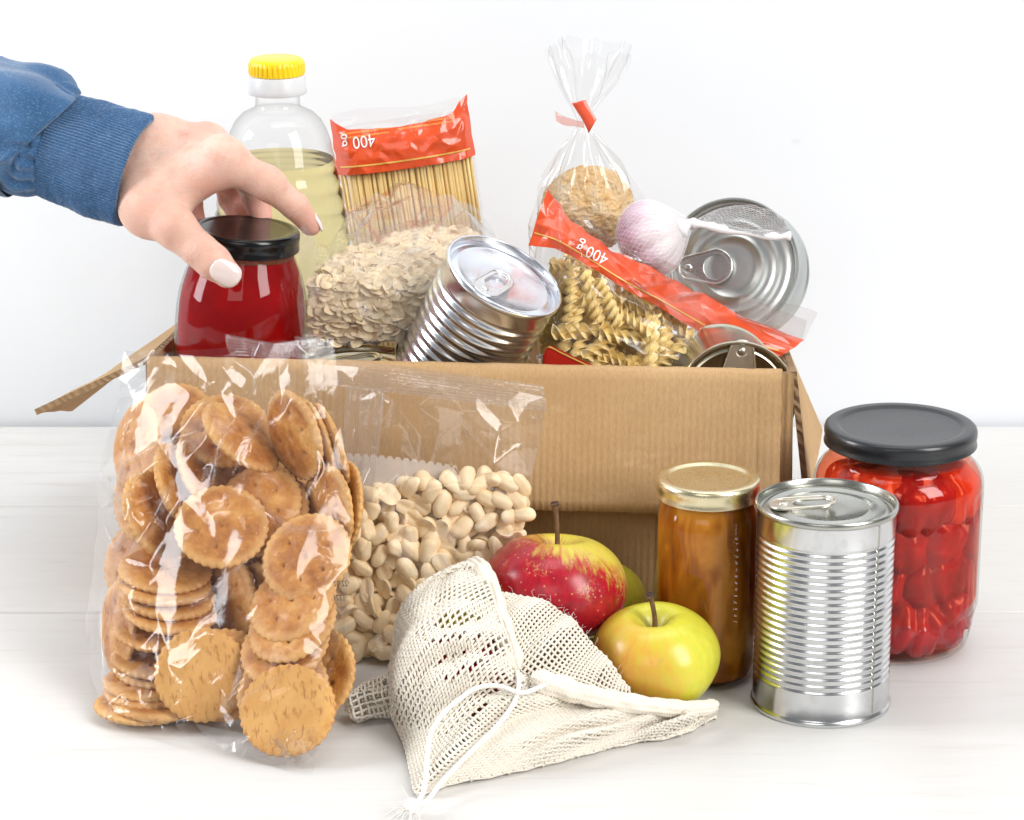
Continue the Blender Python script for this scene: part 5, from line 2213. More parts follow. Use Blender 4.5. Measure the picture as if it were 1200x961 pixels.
for pts, wd, hg in (([(655, 250), (657, 300), (656, 380)], 4, .004), ([(668, 290), (672, 320), (690, 345)], 7, .004), ([(700, 330), (745, 337), (790, 325), (742, 318)], 4, .003), ([(745, 300), (770, 330), (748, 336)], 4, .003), ([(672, 280), (680, 300), (676, 325)], 8, .004), ([(820, 345), (790, 350), (762, 362)], 5, .003), ([(730, 320), (760, 345), (800, 372)], 6, .003), ([(640, 250), (655, 246), (657, 262)], 5, .003), ([(690, 420), (700, 400), (704, 385)], 3, .002), ([(735, 390), (745, 402), (752, 404)], 6, .003)):
    wrinkle(pts, wd, hg, fp, lambda a, b, d: at(a, b, fp_depth(a) + d), bv=FF)

# --- cellophane bag round the bread roll
bb = thing('bread_bag', 'clear cellophane bag gathered above the bread roll with red tape', 'bag', (BC.x, BC.y, BC.z - 0.05))
prof = [(0.030, -0.062), (0.0335, -0.045), (0.0345, -0.028), (0.0335, -0.010), (0.0300, 0.006), (0.0255, 0.018), (0.0185, 0.030), (0.0110, 0.040), (0.0052, 0.0475), (0.0036, 0.0525), (0.0052, 0.0575), (0.0100, 0.066), (0.0160, 0.076), (0.0210, 0.088), (0.0240, 0.098)]
seg = 90
V = []
pr2 = curve([(r, z, 0) for r, z in prof], 44)
for j, q in enumerate(pr2):
    r, z = q[0], q[1]
    for i in range(seg):
        a = 2 * math.pi * i / seg
        w_ = 0.25 + 0.75 * smooth(-0.02, 0.035, z)
        tri = lambda x: abs((x % 1) - 0.5) * 4 - 1
        f = 0.20 * w_ * (tri(a * 9 / 6.283 + 0.3 * math.sin(z * 60)) * 0.6 + tri(a * 17 / 6.283 + 0.2) * 0.4)
        f += 0.07 * noise.noise((math.cos(a) * 3, math.sin(a) * 3, z * 60)) + 0.05 * tri(a * 5 / 6.283 + z * 25)
        rr = r * (1 + f)
        lean = -0.004 * smooth(0.0, 0.06, z) + 0.004 * smooth(0.05, 0.1, z)
        zz = z + (0.012 * noise.noise((math.cos(a) * 2, math.sin(a) * 2, 5)) * smooth(0.06, 0.1, z))
        V.append((BC.x + lean + rr * math.cos(a), BC.y + rr * 0.8 * math.sin(a), BC.z + zz))
F = []
for j in range(43):
    for i in range(seg):
        l = (i + 1) % seg
        F.append((j * seg + i, j * seg + l, (j + 1) * seg + l, (j + 1) * seg + i))
M['cello'] = film('cellophane', (0.99, 0.99, 0.99), 1.1, 0.10, 0.022, 0.3, 60)
mesh('cellophane', V, F, M['cello'], bb, world=True, sharp=40)
M['tape'] = plain('red_tape', (0.82, 0.10, 0.04), 0.35, var=0.05, coat=0.4)
tp = []
for (px, py, y) in ((670, 121, .268), (687, 117, .266), (676, 124, .2655), (693, 131, .2645), (688, 145, .265), (699, 142, .263), (689, 156, .266)):
    pass
def tape(name, L_, R_, th=0.0004):
    a, b = curve(L_, 16), curve(R_, 16)
    V = []
    for p, q in zip(a, b):
        V += [at(*p), at(*q)]
    o = mesh(name, V, grid_faces(2, 16), M['tape'], bb, world=True)
    solidify(o, th)
    return o
tape('red_tape', [(670, 121, .2625), (676, 130, .2615), (684, 143, .2605), (690, 156, .2600)], [(686, 117, .2605), (690, 125, .2600), (695, 133, .2590), (699, 140, .2585)])
t2 = film('faint_red_tape', (0.99, 0.80, 0.77), 1.2, 0.1, 0.05, hazecol=(0.9, 0.3, 0.2))
tb = tape('tape_tail', [(650, 130, .2640), (660, 136, .2635), (672, 140, .2625), (684, 143, .2615)], [(652, 142, .2640), (662, 147, .2635), (673, 148, .2625), (685, 150, .2615)])
tb.data.materials.clear()
tb.data.materials.append(t2)
# ------------------------------------------------------------------ the hand that grips the jar
def surface_net(f, lo, hi, h):
    """closed surface f = 0 as quads (naive surface nets)"""
    ax = [np.arange(lo[k], hi[k] + h, h) for k in range(3)]
    G = np.stack(np.meshgrid(*ax, indexing='ij'), -1).astype(np.float32)
    D = f(G.reshape(-1, 3)).reshape(G.shape[:3])
    n = np.array(D.shape)
    c = n - 1
    S_ = D < 0
    acc = np.zeros((*c, 3), np.float32)
    cnt = np.zeros(c, np.float32)

    def corner(i, j, k):
        return D[i:i + c[0], j:j + c[1], k:k + c[2]]
    cs = [(i, j, k) for i in (0, 1) for j in (0, 1) for k in (0, 1)]
    for a in cs:
        for ax_ in range(3):
            if a[ax_] == 0:
                b = list(a)
                b[ax_] = 1
                da, db = corner(*a), corner(*b)
                m = (da < 0) != (db < 0)
                t = np.where(m, da / np.where(m, da - db, 1), 0)
                p = np.zeros((*c, 3), np.float32)
                for q in range(3):
                    p[..., q] = a[q] + (t if q == ax_ else 0)
                acc += p * m[..., None]
                cnt += m
    on = cnt > 0
    idx = -np.ones(c, np.int64)
    idx[on] = np.arange(on.sum())
    base = np.stack(np.meshgrid(*[np.arange(x) for x in c], indexing='ij'), -1)
    V = (base[on] + acc[on] / cnt[on][:, None]) * h + np.array(lo)
    F = []
    for ax_ in range(3):
        a1, a2 = (ax_ + 1) % 3, (ax_ + 2) % 3
        sl0 = [slice(1, c[q]) for q in range(3)]
        sl0[ax_] = slice(0, c[ax_])
        sl1 = list(sl0)
        sl1[ax_] = slice(1, c[ax_] + 1)
        s0, s1 = S_[tuple(sl0)], S_[tuple(sl1)]
        ch = np.argwhere(s0 != s1)
        if not len(ch):
            continue
        pos = ch.copy()
        for q in range(3):
            if q != ax_:
                pos[:, q] += 1
        ins = s0[tuple(ch.T)]

        def id_(d1, d2):
            q = pos.copy()
            q[:, a1] -= d1
            q[:, a2] -= d2
            return idx[tuple(q.T)]
        quad = np.stack([id_(1, 1), id_(0, 1), id_(0, 0), id_(1, 0)], 1)
        quad[~ins] = quad[~ins][:, ::-1]
        F.append(quad)
    return V, np.concatenate(F)


HS = 0.020      # the hand's plane of depth


def J(px, py, y):
    p = at(px, py, y + HS)
    return np.array((p.x, p.y, p.z))


CAPS = []       # (a, b, ra, rb, k)


def cap(a, b, ra, rb, k=0.006):
    CAPS.append((np.array(a), np.array(b), ra / 1000, rb / 1000, k))


wr1, wr2 = J(105, 172, .166), J(105, 196, .160)
w1, w2_ = J(185, 176, .168), J(184, 222, .153)
cap(wr1, w1, 15.5, 18.0, .010)
cap(wr2, w2_, 15.0, 17.0, .012)
iM, mM, rM, pM = J(262, 188, .140), J(243, 173, .163), J(226, 172, .184), J(208, 182, .200)
cap(w1, mM, 17.5, 10.2, .010)
cap(w1, rM, 16, 10, .010)
cap(w2_, iM, 15.5, 10.6, .010)
cap(w1, pM, 14, 9.5, .010)
cap(iM, mM, 10, 10, .010)
cap(mM, rM, 10, 9.5, .010)
cap(rM, pM, 9.5, 9, .010)
# fingers (knuckle, middle joint, end joint, tip)
iP, iD, iT = J(315, 217, .140), J(345, 241, .143), J(364, 264, .148)
cap(iM, iP, 10.6, 8.7, .008)
cap(iP, iD, 8.6, 7.5, .003)
cap(iD, iT, 7.5, 6.0, .003)
mP, mD, mT = J(290, 206, .186), J(300, 232, .196), J(306, 255, .192)
cap(mM, mP, 10.8, 9.0, .006)
cap(mP, mD, 9.0, 8.0, .003)
cap(mD, mT, 8.0, 6.6, .003)
rP, rD, rT = J(264, 205, .208), J(272, 232, .212), J(280, 255, .203)
cap(rM, rP, 10.2, 8.6, .006)
cap(rP, rD, 8.6, 7.8, .003)
cap(rD, rT, 7.8, 6.4, .003)
pP, pD, pT = J(214, 212, .206), J(222, 236, .208), J(229, 258, .203)
cap(pM, pP, 9.6, 8.0, .006)
cap(pP, pD, 8.0, 7.2, .003)
cap(pD, pT, 7.2, 6.0, .003)
# thumb: ball, long bone, end with a broad pad
tC, tM, tI, tT = J(176, 243, .138), J(205, 268, .121), J(236, 295, .110), J(266, 321, .1065)
cap(J(172, 226, .150), tC, 15, 13.5, .010)
cap(tC, tM, 13.5, 11.0, .010)
cap(tM, tI, 11.0, 9.6, .004)
cap(tI, J(250, 307, .108), 9.6, 9.5, .003)
cap(J(250, 307, .108), tT, 9.5, 7.8, .003)
cap(tC, J(236, 205, .138), 13, 9.0, .013)        # web between thumb and index finger
cap(J(190, 212, .150), J(225, 196, .150), 15, 12, .012)
# small bulges: knuckle heads and the joint pad of the thumb
for p, r in ((J(238, 164, .158), 7.2), (J(258, 178, .136), 7.4), (J(313, 213, .137), 7.6), (J(206, 264, .115), 8.6)):
    cap(p, p, r, r, .008)


def hand_sdf(P):
    d = None
    for a, b, ra, rb, k in CAPS:
        ab = b - a
        L2 = float(ab @ ab)
        t = np.clip(((P - a) @ ab) / L2, 0, 1) if L2 > 1e-12 else np.zeros(len(P))
        e = np.linalg.norm(P - a - t[:, None] * ab, axis=1) - (ra + (rb - ra) * t)
        if d is None:
            d = e
        else:
            hh = np.clip(0.5 + 0.5 * (d - e) / k, 0, 1)
            d = d + (e - d) * hh - k * hh * (1 - hh)
    return d


allp = np.array([c[0] for c in CAPS] + [c[1] for c in CAPS])
V, F = surface_net(hand_sdf, allp.min(0) - 0.023, allp.max(0) + 0.016, 0.00135)
# pull vertices onto the surface, smooth
for _ in range(2):
    e = 1e-4
    d = hand_sdf(V)
    g = np.stack([hand_sdf(V + np.eye(3)[k] * e) - d for k in range(3)], 1) / e
    V = V - g * (d / np.maximum(1e-6, (g * g).sum(1)))[:, None]
# halve the facets, settle them on the surface again
_o = mesh('hand_build', [tuple(v) for v in V], F, None) if False else None
bm = bmesh.new()
for v in V:
    bm.verts.new(tuple(v))
bm.verts.ensure_lookup_table()
for f in F:
    bm.faces.new([bm.verts[int(i)] for i in f])
bmesh.ops.subdivide_edges(bm, edges=bm.edges[:], cuts=1, use_grid_fill=True)
bm.verts.index_update()
V = np.array([tuple(v.co) for v in bm.verts])
F = [[v.index for v in f.verts] for f in bm.faces]
bm.free()
for _ in range(2):
    d = hand_sdf(V)
    g = np.stack([hand_sdf(V + np.eye(3)[k] * e) - d for k in range(3)], 1) / e
    V = V - g * (d / np.maximum(1e-6, (g * g).sum(1)))[:, None]
# relief: tendons over the back of the hand, folds at the joints
nrm = g / np.linalg.norm(g, axis=1)[:, None]


def near(P, q):
    return np.linalg.norm(P - q, axis=1)


def seg_dist(P, a, b):
    ab = b - a
    t = np.clip(((P - a) @ ab) / (ab @ ab), 0, 1)
    return np.linalg.norm(P - a - t[:, None] * ab, axis=1), t


disp = np.zeros(len(V))
up_ = np.array(CU)
for a, b in ((w1 + up_ * .017, mM + up_ * .011), (w1 + up_ * .016 + np.array((0, -.008, 0)), iM + up_ * .010), (w1 + up_ * .015 + np.array((0, .008, 0)), rM + up_ * .010)):
    dd, t = seg_dist(V, a, b)
    disp += 0.0009 * np.exp(-(dd / 0.0028) ** 2) * np.sin(np.pi * np.clip(t, 0, 1))
for c, ax_, n_ in ((tI, tT - tM, 4), (iP, iD - iM, 4), (iD, iT - iP, 3), (tM, tI - tC, 3)):
    ax_ = ax_ / np.linalg.norm(ax_)
    s = (V - c) @ ax_
    loc = np.exp(-(near(V, c) / 0.014) ** 4)
    disp -= 0.00085 * loc * (0.5 + 0.5 * np.cos(s / 0.0017 * 2 * np.pi)) * np.exp(-(s / 0.0042) ** 2)
V = V + nrm * disp[:, None]


def skin_mat():
    t = NT('skin')
    c = t.coord()
    n = t.noise(c, 22, 4, 0.55)
    n2 = t.noise(c, 130, 4, 0.6)
    pores = t.n('ShaderNodeTexVoronoi', feature='F1')
    pores.inputs['Scale'].default_value = 1500
    t.l(c, pores.inputs['Vector'])
    col = t.ramp(n, [(0.30, (0.66, 0.40, 0.305)), (0.52, (0.73, 0.48, 0.38)), (0.72, (0.77, 0.54, 0.445))])
    col = t.mix(t.math('MULTIPLY', t.ramp(n2, [(0.48, 0.0), (0.72, 1.0)]), 0.60), col, (0.68, 0.34, 0.26))
    vein = t.noise(t.coord(rot=(0.2, 0.3, 0.4), scale=(0.5, 1.6, 1.6)), 45, 2, 0.5, 0.6)
    col = t.mix(t.math('MULTIPLY', t.ramp(vein, [(0.47, 0.0), (0.5, 1.0), (0.53, 0.0)]), 0.16), col, (0.42, 0.36, 0.36))
    # pinker finger ends and joints; on the rear fingers dark red shade painted in
    at_ = t.n('ShaderNodeAttribute', attribute_name='flush_shade')
    col = t.mix(t.math('MULTIPLY', at_.outputs['Fac'], 0.55), col, (0.72, 0.29, 0.23))
    lines = t.noise(t.coord(rot=(0, 0, 0.5), scale=(1, 1, 3.2)), 260, 3, 0.6, 0.8)
    nb = t.bump(t.math('ADD', t.math('MULTIPLY', pores.outputs['Distance'], 0.5), t.math('ADD', lines, n2)), 0.5, 0.0007)
    t.principled(col, t.ramp(n2, [(0.3, 0.40), (0.7, 0.52)]), 0, nb, sss=0.35, sssr=(0.009, 0.0035, 0.0018), spec=0.4)
    return t.m


M['skin'] = skin_mat()
person = thing('person', 'hand with pale polished nails in a blue sweatshirt sleeve gripping the sauce jar', 'person', at(120, 190, 0.18))
hand = mesh('hand', [tuple(v) for v in V], F, M['skin'], person, world=True)
fl = np.zeros(len(V))
for p, r, a in ((iT, .016, .9), (iD, .010, .5), (iP, .010, .5), (mT, .02, 1), (mD, .016, 1), (mP, .014, .8), (rT, .02, 1), (rD, .016, 1), (rP, .014, .8), (pT, .02, 1), (pD, .02, 1), (pP, .014, .9), (tT, .013, .5), (tI, .010, .45), (tM, .012, .4), (J(236, 150, .155), .011, .8), (J(240, 212, .132), .010, .7), (J(180, 252, .112), .012, .35)):  # middle, ring and little fingers also carry their red shade as colour
    fl = np.maximum(fl, a * np.exp(-(near(V, p) / r) ** 2))
at_ = hand.data.attributes.new('flush_shade', 'FLOAT', 'POINT')
at_.data.foreach_set('value', [float(x) for x in fl])


def nail_mat():
    t = NT('pale_nail_polish')
    n = t.noise(t.coord(), 120, 3)
    t.principled(t.ramp(n, [(0.3, (0.76, 0.62, 0.585)), (0.7, (0.80, 0.67, 0.635))]), 0.12, 0, coat=0.8, sss=0.1, sssr=(0.002, 0.001, 0.001))
    return t.m


M['nail'] = nail_mat()


def nail(base, tip, normal, w, over, arch=0.35, lift=0.0006):
    """curved plate from the cuticle at `base` to past the finger end at `tip`"""
    base, tip = Vector(base), Vector(tip)
    ax_ = (tip - base)
    L = ax_.length
    ax_.normalize()
    n = Vector(normal)
    n = (n - ax_ * n.dot(ax_)).normalized()
    sd = ax_.cross(n)
    nu, nv = 13, 15
    V = []
    for j in range(nv):
        v = j / (nv - 1)
        wv = w * (1 - 0.16 * (1 - v) ** 2 * 4 * 0.3) * math.sqrt(max(0.02, 1 - ((0.52 - min(v, 0.52)) / 0.54) ** 4)) * math.sqrt(max(0.05, 1 - (max(0, v - 0.55) / 0.47) ** 3.2))
        for i in range(nu):
            u = -1 + 2 * i / (nu - 1)
            z = lift + 0.0010 * math.sin(v * math.pi * 0.8) - arch * w * (1 - math.sqrt(max(0.0, 1 - (u * 0.86) ** 2))) * 1.5 * (wv / w)
            V.append(base + ax_ * (v * L) + sd * (u * wv) + n * z)
    o = mesh('nail', V, grid_faces(nu, nv), M['nail'], hand)
    inv_ = person.matrix_basis.inverted()
    for q in o.data.vertices:
        q.co = inv_ @ q.co
    solidify(o, 0.0007, -1)
    return o


HV = BVHTree.FromPolygons([Vector(v) for v in V], [list(map(int, f)) for f in F])


def on_hand(px, py):
    r_ = ray(px, py).normalized()
    h = HV.ray_cast(CAM, r_)
    return h


h0, h1 = on_hand(250, 311), on_hand(269, 323)
if h0[0] is not None and h1[0] is not None:
    nn = (h0[1] + h1[1] * 0.6).normalized()
    dirn = (h1[0] - h0[0]).normalized()
    nail(h0[0] - dirn * 0.0008, h0[0] + dirn * 0.0168 - nn * 0.0010, nn, 0.0072, 0, arch=0.42)
ti, td = Vector(iT), Vector(iT - iD).normalized()
nn_ = Vector((0.80, -0.05, 0.60))
nn_ = (nn_ - td * nn_.dot(td)).normalized()
nail(ti + td * -0.0045 + nn_ * 0.0063, ti + td * 0.0066 + nn_ * 0.0036, nn_, 0.0048, 0, lift=0.0003)


# ------------------------------------------------------------------ sleeve
def knit(name, rib):
    t = NT(name)
    c = t.coord()
    n = t.noise(t.coord(rot=(0, 0.3, 0), scale=(0.45, 1, 1)), 1500, 3, 0.7)
    n2 = t.noise(c, 40, 4)
    n3 = t.noise(c, 2600, 2)
    col = t.ramp(n2, [(0.3, (0.030, 0.098, 0.225)), (0.7, (0.042, 0.130, 0.280))])
    col = t.mix(t.math('MULTIPLY', t.ramp(n, [(0.52, 0.0), (0.72, 1.0)]), 0.75), col, (0.19, 0.32, 0.48))
    col = t.mix(t.math('MULTIPLY', t.ramp(n3, [(0.60, 0.0), (0.72, 1.0)]), 0.5), col, (0.012, 0.05, 0.14))
    nb = t.bump(t.math('ADD', n, n3), 0.5, 0.0009)
    t.principled(col, 0.9, 0, nb, spec=0.15, sheen=0.5)
    return t.m


M['knit'] = knit('blue_sweatshirt_fleece', False)
M['rib'] = knit('blue_rib_knit', True)
cA, cB = Vector(J(163, 203, .156)), Vector(J(66, 170, .168))
axis = (cA - cB).normalized()
vup = (CU - axis * CU.dot(axis)).normalized()
vfr = axis.cross(vup)
nr, seg = 46, 672
V = []
for j in range(nr):
    f = j / (nr - 1)                       # 0 at the hand, 1 at the sleeve
    c = cA.lerp(cB, f)
    hr = lerp(0.0322, 0.0300, smooth(0, 1, f)) + 0.0012 * math.sin(f * 3.1)
    dr = lerp(0.0310, 0.0280, f)
    end = 0.0016 * (1 - smooth(0, 0.04, f))
    for k in range(seg):
        a = 2 * math.pi * k / seg
        wob = 0.0010 * noise.noise((math.cos(a) * 1.3, math.sin(a) * 1.3, f * 3)) + 0.0006 * noise.noise((a * 3, f * 8, 2))
        ribh = 0.00040 * math.cos(a * 112 + 0.4 * noise.noise((a * 2, f * 3, 1))) + 0.00010 * math.cos(f * 210 + 3 * noise.noise((a * 20, 0, 0)))
        rr = 1 + (wob + ribh - end) / 0.03
        V.append(c + vup * (hr * rr * math.sin(a)) + vfr * (dr * rr * math.cos(a)))
off = len(V)
for j, (sh, dz) in enumerate(((0.94, 0.0006), (0.86, 0.002), (0.84, 0.016))):   # turned-in edge
    c = cA + axis * (0.0004 - dz)
    for k in range(seg):
        a = 2 * math.pi * k / seg
        V.append(c + vup * (0.0316 * sh * math.sin(a)) + vfr * (0.0306 * sh * math.cos(a)))


def ring_faces(n, seg, off=0):
    return [(off + j * seg + k, off + j * seg + (k + 1) % seg, off + (j + 1) * seg + (k + 1) % seg, off + (j + 1) * seg + k) for j in range(n - 1) for k in range(seg)]


F = ring_faces(nr, seg)
F += [(k, off + k, off + (k + 1) % seg, (k + 1) % seg) for k in range(seg)] + ring_faces(3, seg, off)
cuff = fix_normals(mesh('cuff', V, F, M['rib'], person, world=True))
# fleece sleeve: starts under the cuff seam, billows and runs out of the picture to the left
sl = curve([tuple(cB + axis * 0.004), tuple(cB - axis * 0.010), tuple(J(28, 150, .172)), tuple(J(-20, 148, .182)), tuple(J(-80, 146, .195)), tuple(J(-160, 140, .215))], 60)
rad_ = curve([(0.0290, .0268, 0), (0.0345, .031, 0), (0.0385, .035, 0), (0.0390, .037, 0), (0.042, .040, 0), (0.046, .044, 0)], 60)
seg = 160
V = []
for j, c in enumerate(sl):
    c = Vector(c)
    t_1 = Vector(sl[min(59, j + 1)]) - Vector(sl[max(0, j - 1)])
    ax_ = (-t_1).normalized()
    vu = (CU - ax_ * CU.dot(ax_)).normalized()
    vf = ax_.cross(vu)
    f = j / 59
    for k in range(seg):
        a = 2 * math.pi * k / seg
        ga = smooth(0, 0.12, f)
        puck = 0.0012 * math.cos(a * 23 + 2 * noise.noise((a, 0, 4))) * ga * (1 - smooth(0.1, 0.4, f))
        fold = 0.0042 * ga * noise.noise((math.cos(a) * 1.6 + 3, math.sin(a) * 1.6, f * 7)) + 0.0030 * ga * noise.noise((math.cos(a) * 3.1, math.sin(a) * 3.1 + 5, f * 13))
        # the deep crease low on the visible side, running up towards the cuff
        x = (a - math.pi * 1.42 + 1.4 * (f - 0.1)) / 0.20
        fold -= 0.0065 * math.exp(-x * x) * smooth(0.03, 0.10, f) * (1 - smooth(0.22, 0.42, f))
        x = (a - math.pi * 1.22 - 0.8 * (f - 0.1)) / 0.22
        fold -= 0.0035 * math.exp(-x * x) * smooth(0.02, 0.14, f) * (1 - smooth(0.35, 0.6, f))
        e = (puck + fold) / 0.034
        V.append(c + vu * (rad_[j][0] * (1 + e) * math.sin(a)) + vf * (rad_[j][1] * (1 + e) * math.cos(a)))
slv = mesh('sleeve', V, ring_faces(60, seg), M['knit'], person, world=True)
fix_normals(slv)


# short fluff standing off the fleece
def fluff(name, src, n, mat, ln=(0.0006, 0.0022)):
    P_ = src.data.polygons
    Vv = src.data.vertices
    W, F_ = [], []
    idx = RNG.integers(0, len(P_), n)
    for i in idx:
        p = P_[int(i)]
        c = p.center
        nn = p.normal
        d = (nn + Vector(RNG.normal(0, 0.9, 3))).normalized() * RNG.uniform(*ln)
        if d.dot(nn) < 0:
            d = -d
        s_ = d.cross(Vector(RNG.normal(0, 1, 3))).normalized() * 0.00007
        k = len(W)
        W += [c - s_, c + s_, c + d]
        F_.append((k, k + 1, k + 2))
    o = mesh(name, W, F_, mat, person)
    tag(o, kind='stuff')
    return o


fluff('fluff', cuff, 5000, M['rib'], (0.0004, 0.0014))
fluff('fluff', slv, 6000, M['knit'], (0.0005, 0.0018))
# ------------------------------------------------------------------ cotton mesh bag
def cotton(name, col=(0.86, 0.785, 0.665)):
    t = NT(name)
    c = t.coord()
    n = t.noise(c, 900, 4, 0.7)
    n2 = t.noise(c, 60, 3)
    colr = t.ramp(n2, [(0.3, tuple(x * 0.95 for x in col)), (0.7, col)])
    colr = t.mix(t.math('MULTIPLY', n, 0.25), colr, (0.90, 0.87, 0.81))
    t.principled(colr, 0.9, 0, t.bump(n, 0.5, 0.0005), spec=0.15, sss=0.15, sssr=(0.003, 0.0025, 0.002), sheen=0.3)
    return t.m


M['cotton'] = cotton('unbleached_cotton')
M['cotton_white'] = cotton('white_cotton_cord', (0.84, 0.81, 0.76))
mbag = thing('mesh_bag', 'cream cotton mesh drawstring bag lying open with apples spilling out', 'bag', (onz(600, 860, 0).x, -0.03, 0.0))
MI = mbag.matrix_basis.inverted()
BALLS = [(AP4, 0.0400), (AP5, 0.0372), (AP1, 0.0372), (AP2, 0.0333)]


def resample(pts, n):
    """points (Vector) -> n, equally spaced along the length"""
    c = curve([tuple(p) for p in pts], 400)
    d = np.concatenate([[0], np.cumsum([np.linalg.norm(c[i + 1] - c[i]) for i in range(399)])])
    out = []
    for s in np.linspace(0, d[-1], n):
        i = min(398, int(np.searchsorted(d, s, side='right') - 1))
        f = (s - d[i]) / max(1e-9, d[i + 1] - d[i])
        out.append(Vector(c[i] + (c[i + 1] - c[i]) * f))
    return out


def net_part(name, P, nu, nv, r=0.00062, mat=None, parent=None, step_u=2, step_v=2, pitch=0.0027):
    """woven threads along both directions of the dense surface grid P[v][u]; neighbours pass over and under.
    where the cloth narrows, every second (fourth, eighth) thread runs on alone"""
    mb = MB()
    rows, cols = len(P), len(P[0])
    N = [[None] * cols for _ in range(rows)]
    for j in range(rows):
        for i in range(cols):
            a = P[j][min(cols - 1, i + 1)] - P[j][max(0, i - 1)]
            b = P[min(rows - 1, j + 1)][i] - P[max(0, j - 1)][i]
            n = a.cross(b)
            N[j][i] = n.normalized() if n.length > 1e-12 else Vector((0, -1, 0))

    def tz(q):
        if q == 0:
            return 4
        k = 0
        while q % 2 == 0 and k < 4:
            q //= 2
            k += 1
        return k

    def run(pts_alive, q):
        seg_ = []
        for p, al in pts_alive + [(None, False)]:
            if al:
                seg_.append(p)
            else:
                if len(seg_) > 3:
                    mb.add(*tube([MI @ x for x in seg_], [r * (1 + 0.18 * noise.noise((q * 3.1, i * 0.4, 1))) for i in range(len(seg_))], 5, caps=False))
                seg_ = []
    for q, j in enumerate(range(0, rows, step_v)):
        L = []
        for i in range(cols):
            jn = min(rows - 1, j + step_v) if j + step_v < rows else j - step_v
            sp_ = (P[jn][i] - P[j][i]).length
            w_ = math.cos(math.pi * i / step_u) * (1 if q % 2 else -1)
            L.append((P[j][i] + N[j][i] * (0.00045 * w_), sp_ * 2 ** tz(q) >= 0.84 * pitch))
        run(L, q)
    for q, i in enumerate(range(0, cols, step_u)):
        L = []
        for j in range(rows):
            i2 = min(cols - 1, i + step_u) if i + step_u < cols else i - step_u
            sp_ = (P[j][i2] - P[j][i]).length
            w_ = -math.cos(math.pi * j / step_v) * (1 if q % 2 else -1)
            L.append((P[j][i] + N[j][i] * (0.00045 * w_), sp_ * 2 ** tz(q) >= 0.84 * pitch))
        run(L, q + 500)
    return mb.build(name, mat or M['cotton'], parent or mbag)


H = [at(556, 664, .018), at(572, 690, -.004), at(586, 730, -.030), at(598, 762, -.046), at(606, 788, -.054),
     at(630, 800, -.055), at(690, 818, -.052), at(750, 826, -.046), at(800, 830, -.040), at(841, 828, -.032)]
O = [at(548, 668, .026), at(520, 684, .022), at(490, 704, .016), at(470, 728, .010), at(461, 768, .000), onz(453, 806, .012), onz(459, 838, .003), onz(474, 872, .0025), onz(482, 906, .0025),
     onz(490, 930, .0025), onz(522, 918, .0025), onz(562, 911, .0025), onz(620, 899, .0025), onz(664, 888, .0025), onz(705, 877, .0025), onz(745, 868, .0025), onz(795, 860, .0025), onz(838, 838, .003)]
NU, NV = 257, 81
# lines fan out from the gathered neck: hem points bunch there, rim points spread evenly
Hs, Os = resample(H, 401), resample(O, NU)


def bunch(u):
    """parameter along the hem for rim parameter u"""
    return min(1, max(0, u + 0.10 * math.sin(2 * math.pi * u) * -1 * 0.9))


P = []
for j in range(NV):
    v = j / (NV - 1)
    row = []
    for i in range(NU):
        u = i / (NU - 1)
        h = Hs[int(round(bunch(u) * 400))]
        o_ = Os[i]
        p = h.lerp(o_, v)
        puff = math.sin(math.pi * v) ** 0.8
        ln = (o_ - h).length
        p = p + Vector((0, -0.35, 0.9)).normalized() * (0.085 * ln * puff)
        row.append(p)
    P.append(row)


DRP = Vector((0, -0.80, 0.60))


def drape_over(P, balls, it=90):
    """lift the cloth along one direction until it clears every ball, stretched smooth between them"""
    h, w_ = len(P), len(P[0])
    A = np.array([[tuple(p) for p in row] for row in P])
    D = np.array(DRP)
    need = np.full((h, w_), -1.0)
    for c, r in balls:
        q = np.array(c) - A
        t0 = q @ D
        perp2 = (q * q).sum(-1) - t0 ** 2
        m = perp2 < r * r
        need[m] = np.maximum(need[m], (t0 + np.sqrt(np.maximum(0, r * r - perp2)))[m])
    s_ = np.maximum(need, 0)
    for _ in range(it):
        g = np.pad(s_, 1, mode='edge')
        bl = (g[:-2, 1:-1] + g[2:, 1:-1] + g[1:-1, :-2] + g[1:-1, 2:] + 2 * s_) / 6
        bl[-1] = bl[-1] * 0.0
        s_ = np.maximum(need, bl * 0.998)
        s_[s_ < 0] = 0
    # soften the contact line itself
    for _ in range(8):
        g = np.pad(s_, 1, mode='edge')
        s_ = np.maximum((g[:-2, 1:-1] + g[2:, 1:-1] + g[1:-1, :-2] + g[1:-1, 2:]) / 4, need)
    A = A + s_[..., None] * D
    A[..., 2] = np.maximum(A[..., 2], 0.0018)
    return [[Vector(p) for p in row] for row in A]


P = drape_over(P, BALLS[:2])
PC = [[p.copy() for p in row] for row in P]
# folds: run from the neck outwards
for j in range(NV):
    v = j / (NV - 1)
    for i in range(NU):
        u = i / (NU - 1)
        n = DRP
        fx = u * 9 + 1.3 * noise.noise((u * 4, v * 1.5, 3)) + 1.1 * v
        tri = 0.75 * math.sin(2 * math.pi * fx) + 0.55 * math.sin(2 * math.pi * (u * 4.3 + 0.35 * v) + 1.0)
        am = (0.0056 * math.sin(math.pi * min(1, v * 1.02)) ** 0.7) * (0.45 + 0.9 * abs(noise.noise((u * 5, v * 1.2, 9))) * 2)
        am *= 0.50 + 0.50 * smooth(0.25, 0.5, u)
        P[j][i] = P[j][i] + n * (am * tri) + n * 0.0022 * noise.noise((u * 9, v * 5, 1)) * math.sin(math.pi * v)
        P[j][i].z = max(P[j][i].z, 0.0018)
net_part('net', P, NU, NV, 0.00078, pitch=0.0024)
